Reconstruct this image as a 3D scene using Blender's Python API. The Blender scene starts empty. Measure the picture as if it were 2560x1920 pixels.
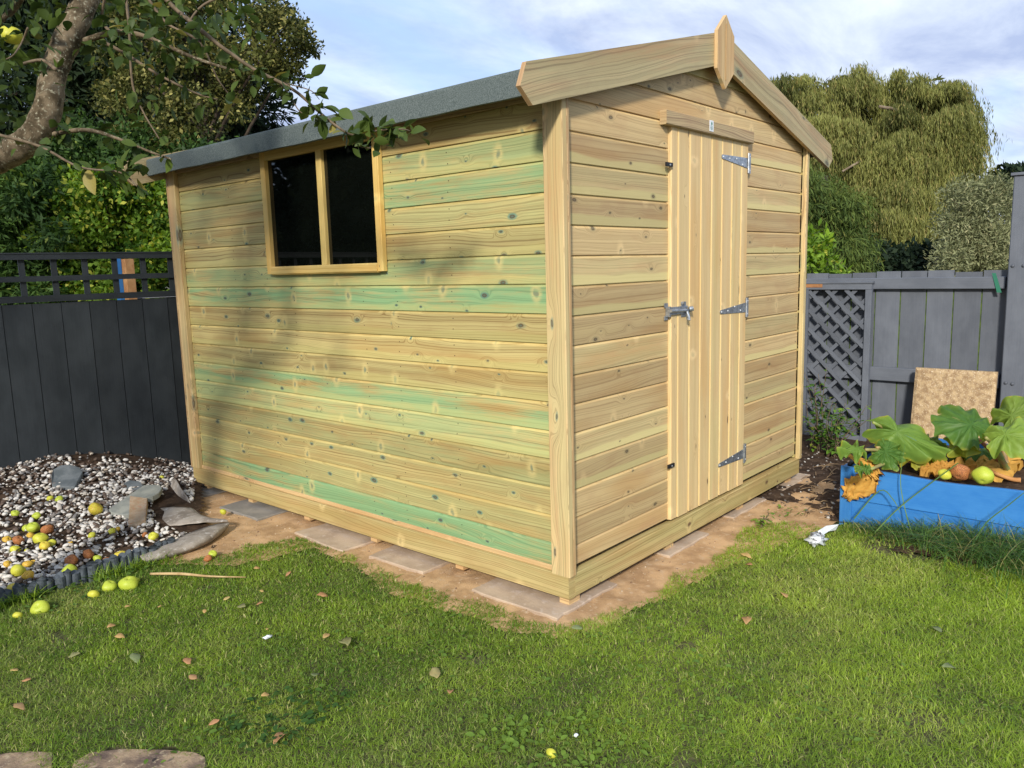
import bpy, math, random
import numpy as np
from mathutils import Vector, Matrix
R_ = math.radians
rng = np.random.default_rng(7)
random.seed(7)
C = bpy.context.scene.collection
SC = bpy.context.scene

# ------------------------------------------------------------------ camera
CAM = np.array([-2.48955, -1.89826, 1.41933])
YAW, PIT, ROL, FOC = 0.851345, -0.147240, -0.0279016, 1968.2467
cd = np.array([math.sin(YAW)*math.cos(PIT), math.cos(YAW)*math.cos(PIT), math.sin(PIT)])
rt0 = np.array([math.cos(YAW), -math.sin(YAW), 0.0]); up0 = np.cross(rt0, cd)
cr = rt0*math.cos(ROL)+up0*math.sin(ROL); cu = -rt0*math.sin(ROL)+up0*math.cos(ROL)
cam = bpy.data.cameras.new('camera'); co = bpy.data.objects.new('camera', cam); C.objects.link(co)
M = Matrix(((cr[0], cu[0], -cd[0], CAM[0]), (cr[1], cu[1], -cd[1], CAM[1]), (cr[2], cu[2], -cd[2], CAM[2]), (0, 0, 0, 1)))
co.matrix_world = M
cam.sensor_width = 36; cam.lens = 36*FOC/2560; cam.clip_start = 0.05; cam.clip_end = 800
SC.camera = co

# ------------------------------------------------------------------ world and sun
SUN_EL = R_(27); SUN_V = np.array([-0.866, -0.50])      # horizontal direction towards the sun
w = bpy.data.worlds.new('World'); SC.world = w; w.use_nodes = True
nt = w.node_tree; nt.nodes.clear()
def N(nt, t, **k):
    n = nt.nodes.new(t)
    for a, b in k.items():
        if a == 'ins':
            for i, v in b.items(): n.inputs[i].default_value = v
        else: setattr(n, a, b)
    return n
sky = N(nt, 'ShaderNodeTexSky', sky_type='NISHITA', sun_disc=False, sun_elevation=SUN_EL)
sky.sun_rotation = math.atan2(SUN_V[0], SUN_V[1]); sky.air_density = 1.0; sky.dust_density = 1.5
tc = N(nt, 'ShaderNodeTexCoord'); sp = N(nt, 'ShaderNodeSeparateXYZ'); nt.links.new(tc.outputs['Generated'], sp.inputs[0])
zc = N(nt, 'ShaderNodeMath', operation='MAXIMUM', ins={1: 0.0}); nt.links.new(sp.outputs[2], zc.inputs[0])
za = N(nt, 'ShaderNodeMath', operation='ADD', ins={1: 0.13}); nt.links.new(zc.outputs[0], za.inputs[0])
dx = N(nt, 'ShaderNodeMath', operation='DIVIDE'); dy = N(nt, 'ShaderNodeMath', operation='DIVIDE')
nt.links.new(sp.outputs[0], dx.inputs[0]); nt.links.new(za.outputs[0], dx.inputs[1])
nt.links.new(sp.outputs[1], dy.inputs[0]); nt.links.new(za.outputs[0], dy.inputs[1])
cb = N(nt, 'ShaderNodeCombineXYZ'); nt.links.new(dx.outputs[0], cb.inputs[0]); nt.links.new(dy.outputs[0], cb.inputs[1])
mp = N(nt, 'ShaderNodeMapping'); nt.links.new(cb.outputs[0], mp.inputs[0]); mp.inputs['Rotation'].default_value = (0, 0, -0.6); mp.inputs['Scale'].default_value = (.55, 1.0, 1)
n1 = N(nt, 'ShaderNodeTexNoise', ins={'Scale': 0.9, 'Detail': 8.0, 'Roughness': .55, 'Distortion': .35}); nt.links.new(mp.outputs[0], n1.inputs[0])
n2 = N(nt, 'ShaderNodeTexNoise', ins={'Scale': 2.3, 'Detail': 7.0, 'Roughness': .6, 'Distortion': .3}); nt.links.new(mp.outputs[0], n2.inputs[0])
r1 = N(nt, 'ShaderNodeValToRGB'); nt.links.new(n1.outputs[0], r1.inputs[0])
r1.color_ramp.elements[0].position = .35; r1.color_ramp.elements[1].position = .54
r2 = N(nt, 'ShaderNodeValToRGB'); nt.links.new(n2.outputs[0], r2.inputs[0])
r2.color_ramp.elements[0].position = .38; r2.color_ramp.elements[0].color = (2.4, 2.9, 4.2, 1)
r2.color_ramp.elements[1].position = .66; r2.color_ramp.elements[1].color = (4.5, 5.0, 5.7, 1)
sk = N(nt, 'ShaderNodeMix', data_type='RGBA', blend_type='MIX', ins={0: .62})     # thin high haze over the blue
nt.links.new(sky.outputs[0], sk.inputs[6]); sk.inputs[7].default_value = (2.5, 3.6, 5.7, 1)
mx = N(nt, 'ShaderNodeMix', data_type='RGBA'); nt.links.new(r1.outputs[0], mx.inputs[0]); nt.links.new(sk.outputs[2], mx.inputs[6]); nt.links.new(r2.outputs[0], mx.inputs[7])
bg = N(nt, 'ShaderNodeBackground', ins={1: 0.15}); nt.links.new(mx.outputs[2], bg.inputs[0])
wo = N(nt, 'ShaderNodeOutputWorld'); nt.links.new(bg.outputs[0], wo.inputs[0])

sl = bpy.data.lights.new('sun', 'SUN'); sl.energy = 3.3; sl.angle = R_(6); sl.color = (1.0, .94, .84)
so = bpy.data.objects.new('sun', sl); C.objects.link(so)
sdir = Vector((SUN_V[0]*math.cos(SUN_EL), SUN_V[1]*math.cos(SUN_EL), math.sin(SUN_EL)))
so.rotation_euler = sdir.to_track_quat('Z', 'Y').to_euler(); so.location = (-6, -8, 9)
SC.view_settings.view_transform = 'Standard'; SC.view_settings.look = 'None'
SC.view_settings.exposure = 0.50; SC.view_settings.gamma = 1.0

# ------------------------------------------------------------------ where a point of the place lies (sizes measured from the photograph)
KS = 2560/2212
def ray(x, y): return cd + cr*((x*KS-1280)/FOC) - cu*((y*KS-960)/FOC)
def on(x, y, n, k):
    v = ray(x, y); n = np.array(n, float); t = (k-CAM@n)/(v@n); return CAM+t*v
def gnd(x, y, z=0.0): return on(x, y, (0, 0, 1), z)
def dep(x, y, t): return CAM+ray(x, y)*t
def gz(x, y):                                     # the gravel bed rises towards the left fence
    x = np.asarray(x, float); y = np.asarray(y, float)
    t = np.clip((y-2.0)/1.9, 0, 1); s = np.clip((0.25-x)/1.1, 0, 1)
    return .19*t*s*(3-2*s)*.5*(1+t)
def grv(x, y):
    p = gnd(x, y)
    for i in range(25): p = gnd(x, y, .5*float(gz(p[0], p[1]))+.5*p[2])
    return p

# ------------------------------------------------------------------ object helpers
def tag(o, label=None, cat=None, group=None, kind=None):
    if label: o['label'] = label
    if cat: o['category'] = cat
    if group: o['group'] = group
    if kind: o['kind'] = kind
    return o
def empty(name, loc=(0, 0, 0), label=None, cat=None, group=None):
    o = bpy.data.objects.new(name, None); C.objects.link(o); o.location = loc; o.empty_display_size = .1
    return tag(o, label, cat, group)
def link(name, me, parent=None, mat=None):
    if mat and not me.materials: me.materials.append(mat)
    o = bpy.data.objects.new(name, me); C.objects.link(o)
    if parent: o.parent = parent; o.matrix_parent_inverse = Matrix.Translation(-Vector(parent.location))
    return o
def npmesh(name, V, F, mat=None, col=None, uv=None, smooth=False, parent=None):
    V = np.asarray(V, np.float32); me = bpy.data.meshes.new(name)
    if isinstance(F, np.ndarray):
        m, k = F.shape; me.vertices.add(len(V)); me.vertices.foreach_set('co', V.ravel())
        me.loops.add(m*k); me.loops.foreach_set('vertex_index', F.ravel().astype(np.int32))
        me.polygons.add(m); me.polygons.foreach_set('loop_start', np.arange(0, m*k, k, dtype=np.int32))
        me.polygons.foreach_set('loop_total', np.full(m, k, np.int32))
        me.update(calc_edges=True)
    else:
        me.from_pydata([tuple(v) for v in V], [], F)
    if col is not None:
        a = me.color_attributes.new('Col', 'FLOAT_COLOR', 'POINT')
        c = np.ones((len(V), 4), np.float32); col = np.asarray(col, np.float32); c[:, :col.shape[1]] = col
        a.data.foreach_set('color', c.ravel())
    if uv is not None:
        l = me.uv_layers.new(name='UVMap'); vi = np.zeros(len(me.loops), np.int32); me.loops.foreach_get('vertex_index', vi)
        l.data.foreach_set('uv', np.asarray(uv, np.float32)[vi].ravel())
    if smooth: me.polygons.foreach_set('use_smooth', np.ones(len(me.polygons), bool))
    me.validate(); me.update()
    return link(name, me, parent, mat)
class MB:
    """collects timber and other solids for ONE mesh; every piece gets lengthwise UVs in metres and its own tone / green / seed"""
    def __init__(s): s.V = []; s.F = []; s.U = []; s.K = []
    def add(s, V, F, U=None, K=(.5, 0, .5, 0)):
        b = len(s.V); s.V += [tuple(map(float, v)) for v in V]; s.F += [tuple(i+b for i in f) for f in F]
        s.U += [tuple(u) for u in (U if U is not None else [(v[0]+v[1], v[2]) for v in V])]; s.K += [K]*len(V)
    def prism(s, O, du, dv, dn, outline, u0, u1, K=None, swap=False):
        """outline: (v, n) profile, closed, extruded along du from u0(v) to u1(v)"""
        O, du, dv, dn = (np.array(a, float) for a in (O, du, dv, dn)); K = K or (random.random(), 0, random.random(), 0)
        f0 = u0 if callable(u0) else (lambda v: u0); f1 = u1 if callable(u1) else (lambda v: u1)
        n = len(outline); off = random.random()*7
        for i in range(n):
            (va, na), (vb, nb) = outline[i], outline[(i+1) % n]
            P = [O+du*f0(va)+dv*va+dn*na, O+du*f1(va)+dv*va+dn*na, O+du*f1(vb)+dv*vb+dn*nb, O+du*f0(vb)+dv*vb+dn*nb]
            s.add(P, [(0, 1, 2, 3)], [(f0(va)+off, va+na), (f1(va)+off, va+na), (f1(vb)+off, vb+nb), (f0(vb)+off, vb+nb)], K)
        for f in (f0, f1):
            P = [O+du*f(v)+dv*v+dn*q for v, q in outline]
            s.add(P, [tuple(range(n))], [(v*2.1+off, q*2.1) for v, q in outline], K)
    def box(s, a, b, axis=0, K=None, bev=0.002, rot=None, piv=None):
        """box from corner a to corner b, grain along axis, small chamfers"""
        a = np.minimum(a, b).astype(float); b = np.maximum(np.array(a), np.maximum(b, a)).astype(float)
        ax = [np.eye(3)[i] for i in range(3)]; du = ax[axis]; o = [i for i in range(3) if i != axis]
        W_, H_ = (b-a)[o[0]], (b-a)[o[1]]; e = min(bev, W_*.3, H_*.3)
        out = [(e, 0), (W_-e, 0), (W_, e), (W_, H_-e), (W_-e, H_), (e, H_), (0, H_-e), (0, e)]
        n0 = len(s.V); s.prism(a, du, ax[o[0]], ax[o[1]], out, 0, (b-a)[axis], K)
        if rot is not None:
            m = np.array(rot); p = np.array(piv if piv is not None else (a+b)/2)
            for i in range(n0, len(s.V)): s.V[i] = tuple(m@(np.array(s.V[i])-p)+p)
    def build(s, name, mat, parent=None, smooth=False):
        o = npmesh(name, s.V, s.F, mat, col=s.K, uv=s.U, parent=parent, smooth=smooth)
        import bmesh
        bm = bmesh.new(); bm.from_mesh(o.data); bmesh.ops.remove_doubles(bm, verts=bm.verts, dist=1e-5) if smooth else None
        bmesh.ops.recalc_face_normals(bm, faces=bm.faces); bm.to_mesh(o.data); bm.free()
        return o
def rotz(a): c, s = math.cos(a), math.sin(a); return np.array([[c, -s, 0], [s, c, 0], [0, 0, 1]])
def rotaxis(ax, a): return np.array(Matrix.Rotation(a, 3, Vector(ax)))
def tube(pts, rad, n=8, jit=0.0, sub=1):
    """one tapered tube through pts"""
    pts = [np.array(p, float) for p in pts]; rad = list(rad)
    if sub > 1:
        P = []; Rr = []
        for i in range(len(pts)-1):
            p0 = pts[max(i-1, 0)]; p1 = pts[i]; p2 = pts[i+1]; p3 = pts[min(i+2, len(pts)-1)]
            for k in range(sub):
                t = k/sub
                P.append(.5*((2*p1)+(-p0+p2)*t+(2*p0-5*p1+4*p2-p3)*t*t+(-p0+3*p1-3*p2+p3)*t**3)); Rr.append(rad[i]*(1-t)+rad[i+1]*t)
        P.append(pts[-1]); Rr.append(rad[-1]); pts, rad = P, Rr
    V = []; F = []; ref = np.array([.3, .5, .8])
    for i, p in enumerate(pts):
        t = pts[min(i+1, len(pts)-1)]-pts[max(i-1, 0)]; t = t/(np.linalg.norm(t)+1e-9)
        a = np.cross(t, ref); a /= np.linalg.norm(a)+1e-9; b = np.cross(t, a)
        for k in range(n):
            an = 2*math.pi*k/n; r = rad[i]*(1+jit*(random.random()-.5)); V.append(p+(a*math.cos(an)+b*math.sin(an))*r)
    for i in range(len(pts)-1):
        for k in range(n): F.append((i*n+k, i*n+(k+1) % n, (i+1)*n+(k+1) % n, (i+1)*n+k))
    F.append(tuple(range(n))[::-1]); F.append(tuple((len(pts)-1)*n+k for k in range(n)))
    return V, F, pts
class TB:
    def __init__(s): s.V = []; s.F = []
    def tube(s, *a, **k):
        V, F, p = tube(*a, **k); b = len(s.V); s.V += V; s.F += [tuple(i+b for i in f) for f in F]; return p
    def add(s, V, F): b = len(s.V); s.V += [np.array(v) for v in V]; s.F += [tuple(i+b for i in f) for f in F]
    def build(s, name, mat, parent=None, smooth=True): return npmesh(name, s.V, s.F, mat, parent=parent, smooth=smooth)
def merge_in(o, tb, m_):
    """adds more faces with a second material to an object's one mesh"""
    import bmesh
    bm = bmesh.new(); bm.from_mesh(o.data); o.data.materials.append(m_); mi = len(o.data.materials)-1
    vs = [bm.verts.new(tuple(v)) for v in tb.V]
    for f in tb.F:
        try: bm.faces.new([vs[i] for i in f]).material_index = mi
        except ValueError: pass
    bm.to_mesh(o.data); bm.free()
def unit(a): return a/(np.linalg.norm(a, axis=-1, keepdims=True)+1e-9)
def leaves(P, D, Nn, L, W, rows=((0, 0), (.45, 1), (1, 0)), fold=.25, curl=.0):
    """vectorised leaves with a folded midrib: returns V, F (quads) and the leaf index of each vertex"""
    P, D, Nn = (np.asarray(a, float) for a in (P, D, Nn)); n = len(P); L = np.broadcast_to(L, n)[:, None]; W = np.broadcast_to(W, n)[:, None]
    D = unit(D); S = unit(np.cross(D, Nn)); Nn = np.cross(S, D); V = []
    for t, wd in rows:
        mid = P+D*L*t-Nn*L*curl*t*t
        V += [mid+S*W*.5*wd+Nn*W*fold*wd*.5, mid-Nn*0, mid-S*W*.5*wd+Nn*W*fold*wd*.5]
    V = np.stack(V, 1); k = V.shape[1]; F = []
    for r in range(len(rows)-1):
        a = r*3; F += [(a, a+1, a+4, a+3), (a+1, a+2, a+5, a+4)]
    F = np.array(F)[None]+(np.arange(n)*k)[:, None, None]
    return V.reshape(-1, 3), F.reshape(-1, 4), np.repeat(np.arange(n), k)
def diamonds(P, D, Nn, L, W):
    P = np.asarray(P, float); n = len(P); L = np.broadcast_to(L, n)[:, None]; W = np.broadcast_to(W, n)[:, None]
    D = unit(D); S = unit(np.cross(D, Nn)); Nn = np.cross(S, D)
    V = np.stack([P, P+D*L*.45+S*W*.5+Nn*W*.15, P+D*L, P+D*L*.5-S*W*.5+Nn*W*.15], 1)
    F = np.arange(n*4).reshape(n, 4); return V.reshape(-1, 3), F, np.repeat(np.arange(n), 4)
def rdir(n): return unit(rng.normal(size=(n, 3)))

# ------------------------------------------------------------------ materials
def mat(name):
    m = bpy.data.materials.new(name); m.use_nodes = True; t = m.node_tree; t.nodes.clear()
    o = N(t, 'ShaderNodeOutputMaterial'); b = N(t, 'ShaderNodeBsdfPrincipled'); t.links.new(b.outputs[0], o.inputs[0])
    return m, t, b, o
def mth(t, op, a, b=None, c=None, clamp=False):
    n = N(t, 'ShaderNodeMath', operation=op); n.use_clamp = clamp
    for i, v in enumerate((a, b, c)):
        if v is None: continue
        if isinstance(v, (int, float)): n.inputs[i].default_value = v
        else: t.links.new(v, n.inputs[i])
    return n.outputs[0]
def mixc(t, f, a, b, bt='MIX'):
    n = N(t, 'ShaderNodeMix', data_type='RGBA', blend_type=bt)
    for i, v in ((0, f), (6, a), (7, b)):
        if isinstance(v, (int, float)): n.inputs[i].default_value = v
        elif isinstance(v, tuple): n.inputs[i].default_value = (*v, 1)
        else: t.links.new(v, n.inputs[i])
    return n.outputs[2]
def rng_(t, v, a, b, c=0, d=1, smooth=True):
    n = N(t, 'ShaderNodeMapRange', ins={1: a, 2: b, 3: c, 4: d}); n.interpolation_type = 'SMOOTHSTEP' if smooth else 'LINEAR'
    t.links.new(v, n.inputs[0]); return n.outputs[0]
def comb(t, x, y, z=0.0):
    n = N(t, 'ShaderNodeCombineXYZ')
    for i, v in enumerate((x, y, z)):
        if isinstance(v, (int, float)): n.inputs[i].default_value = v
        else: t.links.new(v, n.inputs[i])
    return n.outputs[0]
def noise(t, vec=None, sc=1.0, det=2.0, rough=.5, dim='3D', w=None, dist=0.0):
    n = N(t, 'ShaderNodeTexNoise', noise_dimensions=dim, ins={'Scale': sc, 'Detail': det, 'Roughness': rough, 'Distortion': dist})
    if vec is not None: t.links.new(vec, n.inputs['Vector'])
    if w is not None: t.links.new(w, n.inputs['W'])
    return n.outputs[0]
def bump(t, b, h, s=.3, d=.002):
    n = N(t, 'ShaderNodeBump', ins={'Strength': s, 'Distance': d}); t.links.new(h, n.inputs['Height']); t.links.new(n.outputs[0], b.inputs['Normal'])

def wood(name, light, dark, green, knotc=(.10, .055, .03), halo=(.16, .30, .22), haloamt=.7, contrast=.75, knots=.45, rough=.62, spec=.35, kd=(4.6, 8.5), feather=.35, sap=0.0):
    m, t, b, o = mat(name)
    uv = N(t, 'ShaderNodeUVMap'); s = N(t, 'ShaderNodeSeparateXYZ'); t.links.new(uv.outputs[0], s.inputs[0]); u, v = s.outputs[0], s.outputs[1]
    at = N(t, 'ShaderNodeVertexColor', layer_name='Col'); ac = N(t, 'ShaderNodeSeparateColor'); t.links.new(at.outputs[0], ac.inputs[0])
    tone, grn, seed = ac.outputs[0], ac.outputs[1], mth(t, 'MULTIPLY', ac.outputs[2], 91.0)
    N1 = noise(t, comb(t, mth(t, 'MULTIPLY', u, .9), mth(t, 'MULTIPLY', v, 5.0), seed), 1.0, 2.0, .45)
    N1 = mth(t, 'MULTIPLY', mth(t, 'SUBTRACT', N1, .5), .12)
    vo = N(t, 'ShaderNodeTexVoronoi', voronoi_dimensions='2D', ins={'Scale': 1.0, 'Randomness': .95})
    wob = mth(t, 'MULTIPLY', mth(t, 'SUBTRACT', noise(t, comb(t, mth(t, 'MULTIPLY', u, 30.0), mth(t, 'MULTIPLY', v, 30.0), seed), 1, 1), .5), .05)
    t.links.new(comb(t, mth(t, 'ADD', mth(t, 'MULTIPLY_ADD', u, kd[0], mth(t, 'MULTIPLY', seed, 3.1)), wob), mth(t, 'ADD', mth(t, 'MULTIPLY_ADD', v, kd[1], mth(t, 'MULTIPLY', seed, 1.7)), wob)), vo.inputs['Vector'])
    vc = N(t, 'ShaderNodeSeparateColor'); t.links.new(vo.outputs['Color'], vc.inputs[0]); d = vo.outputs['Distance']
    keep = mth(t, 'GREATER_THAN', mth(t, 'ADD', vc.outputs[0], mth(t, 'MULTIPLY', mth(t, 'SUBTRACT', noise(t, comb(t, mth(t, 'MULTIPLY', u, 1.1), 0.0, seed), 1, 1), .5), 1.3)), 1-knots)
    size = mth(t, 'MULTIPLY_ADD', mth(t, 'POWER', vc.outputs[1], 2.2), .055, .020)
    q = mth(t, 'DIVIDE', d, size)
    core = mth(t, 'MULTIPLY', rng_(t, q, 1.15, .8), keep)
    inner = mth(t, 'MULTIPLY', rng_(t, q, .65, .35), keep)
    rim = mth(t, 'MULTIPLY', rng_(t, q, 2.2, 1.1), keep)
    far = mth(t, 'MULTIPLY', mth(t, 'POWER', rng_(t, d, .38, .0), 2.0), keep)
    push = mth(t, 'MULTIPLY', far, mth(t, 'MULTIPLY', mth(t, 'SUBTRACT', vc.outputs[2], .5), .14))
    f = mth(t, 'ADD', mth(t, 'ADD', v, N1), push)
    f = mth(t, 'ADD', f, mth(t, 'MULTIPLY', mth(t, 'SUBTRACT', noise(t, comb(t, mth(t, 'MULTIPLY', u, 9.0), mth(t, 'MULTIPLY', v, 30.0), seed), 1, 2), .5), .004))
    ring = noise(t, None, 1.0, 2.5, .6, '1D', mth(t, 'MULTIPLY_ADD', f, 140.0, seed))
    wide = noise(t, None, 1.0, 0.0, .5, '1D', mth(t, 'MULTIPLY_ADD', f, 26.0, seed))
    line = rng_(t, ring, .50, .62)
    fine = noise(t, comb(t, mth(t, 'MULTIPLY', u, 7.0), mth(t, 'MULTIPLY', v, 420.0), seed), 1, 2, .6)
    big = noise(t, comb(t, mth(t, 'MULTIPLY', u, 1.3), mth(t, 'MULTIPLY', v, 9.0), mth(t, 'ADD', seed, 40.0)), 1, 2, .5)
    k = mth(t, 'MULTIPLY', mth(t, 'ADD', mth(t, 'MULTIPLY', line, .78), mth(t, 'MULTIPLY', rng_(t, wide, .4, .65), .38)), contrast)
    k = mth(t, 'ADD', k, mth(t, 'MULTIPLY', mth(t, 'SUBTRACT', fine, .5), .5), clamp=True)
    c = mixc(t, k, light, dark)
    warm = tuple(x*y for x, y in zip(dark, (1.35, 1.12, .85)))
    c = mixc(t, mth(t, 'MULTIPLY', rng_(t, big, .45, .72), .5), c, warm)
    c = mixc(t, mth(t, 'MULTIPLY', rng_(t, big, .42, .22), .35), c, tuple(x*y for x, y in zip(light, (1.05, 1.12, 1.0))))
    pz = noise(t, comb(t, mth(t, 'MULTIPLY', u, 3.2), mth(t, 'MULTIPLY', v, 7.0), mth(t, 'ADD', seed, 70.0)), 1, 4, .6)
    c = mixc(t, mth(t, 'MULTIPLY', rng_(t, pz, .48, .72), .42), c, tuple(x*y for x, y in zip(dark, (1.35, 1.25, 1.35))))
    gn = noise(t, comb(t, mth(t, 'MULTIPLY', u, 1.5), mth(t, 'MULTIPLY', v, 14.0), mth(t, 'ADD', seed, 11.0)), 1, 5, .68)
    gn = mth(t, 'ADD', gn, mth(t, 'MULTIPLY', mth(t, 'SUBTRACT', fine, .5), .16)); gn = mth(t, 'ADD', gn, mth(t, 'MULTIPLY', line, .03))
    gs = mth(t, 'MULTIPLY', mth(t, 'MULTIPLY', grn, .92), rng_(t, gn, .33, .60), clamp=True)
    c = mixc(t, gs, c, mixc(t, mth(t, 'MULTIPLY', k, .6), green, tuple(x*.6 for x in green)))
    v2 = N(t, 'ShaderNodeTexVoronoi', voronoi_dimensions='2D', ins={'Scale': 1.0, 'Randomness': 1.0})
    t.links.new(comb(t, mth(t, 'ADD', mth(t, 'MULTIPLY_ADD', u, 4.2, mth(t, 'MULTIPLY', seed, 5.3)), mth(t, 'MULTIPLY', wob, 2.2)), mth(t, 'MULTIPLY_ADD', v, 2.6, mth(t, 'MULTIPLY', seed, 2.9))), v2.inputs['Vector'])
    v2c = N(t, 'ShaderNodeSeparateColor'); t.links.new(v2.outputs['Color'], v2c.inputs[0]); fk = mth(t, 'MULTIPLY', mth(t, 'GREATER_THAN', v2c.outputs[0], 1-feather), mth(t, 'GREATER_THAN', fine, .40))
    c = mixc(t, mth(t, 'MULTIPLY', mth(t, 'MULTIPLY', rng_(t, v2.outputs['Distance'], .16, .05), fk), .62), c, tuple(x*1.25 for x in light))
    c = mixc(t, mth(t, 'MULTIPLY', mth(t, 'MULTIPLY', rng_(t, v2.outputs['Distance'], .065, .02), fk), .6*haloamt+.25), c, tuple(.5*x+.5*y for x, y in zip(halo, dark)))
    if sap:
        sv = mth(t, 'ADD', v, mth(t, 'MULTIPLY', mth(t, 'SUBTRACT', noise(t, comb(t, mth(t, 'MULTIPLY', u, 2.0), seed, 0.0), 1, 2), .5), .06))
        on_ = mth(t, 'GREATER_THAN', mth(t, 'FRACT', mth(t, 'MULTIPLY', seed, 1.37)), .45)
        c = mixc(t, mth(t, 'MULTIPLY', mth(t, 'MULTIPLY', rng_(t, sv, .042, .030), on_), sap), c, tuple(x*y for x, y in zip(light, (1.05, 1.22, 1.1))))
        c = mixc(t, mth(t, 'MULTIPLY', rng_(t, v, .105, .113), .30), c, tuple(x*y for x, y in zip(light, (1.4, 1.3, 1.0))))  # pale top bevel: its catch of light put into the board colour
    hf = mth(t, 'MULTIPLY', mth(t, 'MULTIPLY', rim, rng_(t, gn, .3, .6)), haloamt)
    c = mixc(t, hf, c, halo)
    c = mixc(t, mth(t, 'MULTIPLY', rim, .25), c, tuple(x*.75 for x in dark))
    c = mixc(t, mth(t, 'MULTIPLY', core, .85), c, knotc)
    c = mixc(t, mth(t, 'MULTIPLY', inner, .5), c, tuple(.7*x+.3*y for x, y in zip(halo, knotc)) if haloamt > .3 else tuple(x*1.8 for x in knotc))
    c = mixc(t, 1.0, c, comb(t, *(mth(t, 'MULTIPLY_ADD', tone, .30, .86),)*3), 'MULTIPLY')
    t.links.new(c, b.inputs['Base Color']); b.inputs['Roughness'].default_value = rough; b.inputs['Specular IOR Level'].default_value = spec
    bump(t, b, mth(t, 'ADD', mth(t, 'MULTIPLY', fine, .4), mth(t, 'MULTIPLY', line, -.5)), .25, .0012)
    return m
GREEN = (.22, .42, .20)
W_side = wood('treated_side_boards', (.50, .40, .165), (.25, .165, .06), GREEN, halo=(.10, .26, .20), haloamt=1.0, knots=.58, contrast=.85, feather=.75, sap=.4)
W_gable = wood('treated_gable_boards', (.54, .395, .195), (.29, .185, .085), sap=.8, feather=.4, green= (.42, .43, .2), halo=(.25, .28, .16), haloamt=.35, knots=.55, contrast=.6)
W_door = wood('door_boards', (.63, .46, .235), (.42, .28, .125), (.42, .46, .17), knotc=(.12, .06, .03), halo=(.24, .30, .18), haloamt=.3, knots=.5, contrast=.55, kd=(3.0, 9.0))
W_trim = wood('planed_trim_timber', (.55, .385, .19), (.29, .175, .08), (.34, .42, .2), halo=(.22, .30, .20), haloamt=.9, knots=.95, contrast=.8, kd=(1.9, 6.0), feather=.6)
W_barge = wood('bargeboard_timber', (.47, .345, .185), (.235, .15, .08), (.28, .34, .18), halo=(.14, .22, .15), haloamt=.6, knots=.4, contrast=.8, kd=(2.2, 5.0))
W_frame = wood('floor_frame_timber', (.52, .40, .18), (.25, .16, .06), (.32, .34, .12), halo=(.12, .12, .06), haloamt=.3, knots=.5, contrast=.75)
W_win = wood('window_timber', (.62, .46, .16), (.42, .27, .07), (.4, .4, .15), haloamt=.2, knots=.3, contrast=.6)

def simple(name, c1, c2=None, sc=8.0, det=4, rough=.8, spec=.3, bmp=0.0, bsc=None, metal=0.0, vec='Object', c3=None, lo=.35, hi=.65):
    m, t, b, o = mat(name); tcn = N(t, 'ShaderNodeTexCoord'); vv = tcn.outputs[vec]
    n = noise(t, vv, sc, det, .6)
    c = mixc(t, rng_(t, n, lo, hi), c1, c2 or c1)
    if c3: c = mixc(t, rng_(t, noise(t, vv, sc*4.3, 3, .6), .55, .7), c, c3)
    t.links.new(c, b.inputs['Base Color']); b.inputs['Roughness'].default_value = rough; b.inputs['Specular IOR Level'].default_value = spec; b.inputs['Metallic'].default_value = metal
    if bmp: bump(t, b, noise(t, vv, bsc or sc*5, 4, .65), bmp, .004)
    return m
def foliage(name, c1, c2, c3=None, trans=.25, rough=.6, spec=.18, vein=False):
    """Col.r mixes c1..c2, Col.g brings in c3"""
    m, t, b, o = mat(name); at = N(t, 'ShaderNodeVertexColor', layer_name='Col'); ac = N(t, 'ShaderNodeSeparateColor'); t.links.new(at.outputs[0], ac.inputs[0])
    c = mixc(t, ac.outputs[0], c1, c2)
    if c3: c = mixc(t, ac.outputs[1], c, c3)
    t.links.new(c, b.inputs['Base Color']); b.inputs['Roughness'].default_value = rough; b.inputs['Specular IOR Level'].default_value = spec
    tr = N(t, 'ShaderNodeBsdfTranslucent'); hs = N(t, 'ShaderNodeHueSaturation', ins={0: .49, 1: 1.15, 2: 1.6}); t.links.new(c, hs.inputs['Color']); t.links.new(hs.outputs[0], tr.inputs[0])
    ms = N(t, 'ShaderNodeMixShader', ins={0: trans}); t.links.new(b.outputs[0], ms.inputs[1]); t.links.new(tr.outputs[0], ms.inputs[2]); t.links.new(ms.outputs[0], o.inputs[0])
    return m
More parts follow.
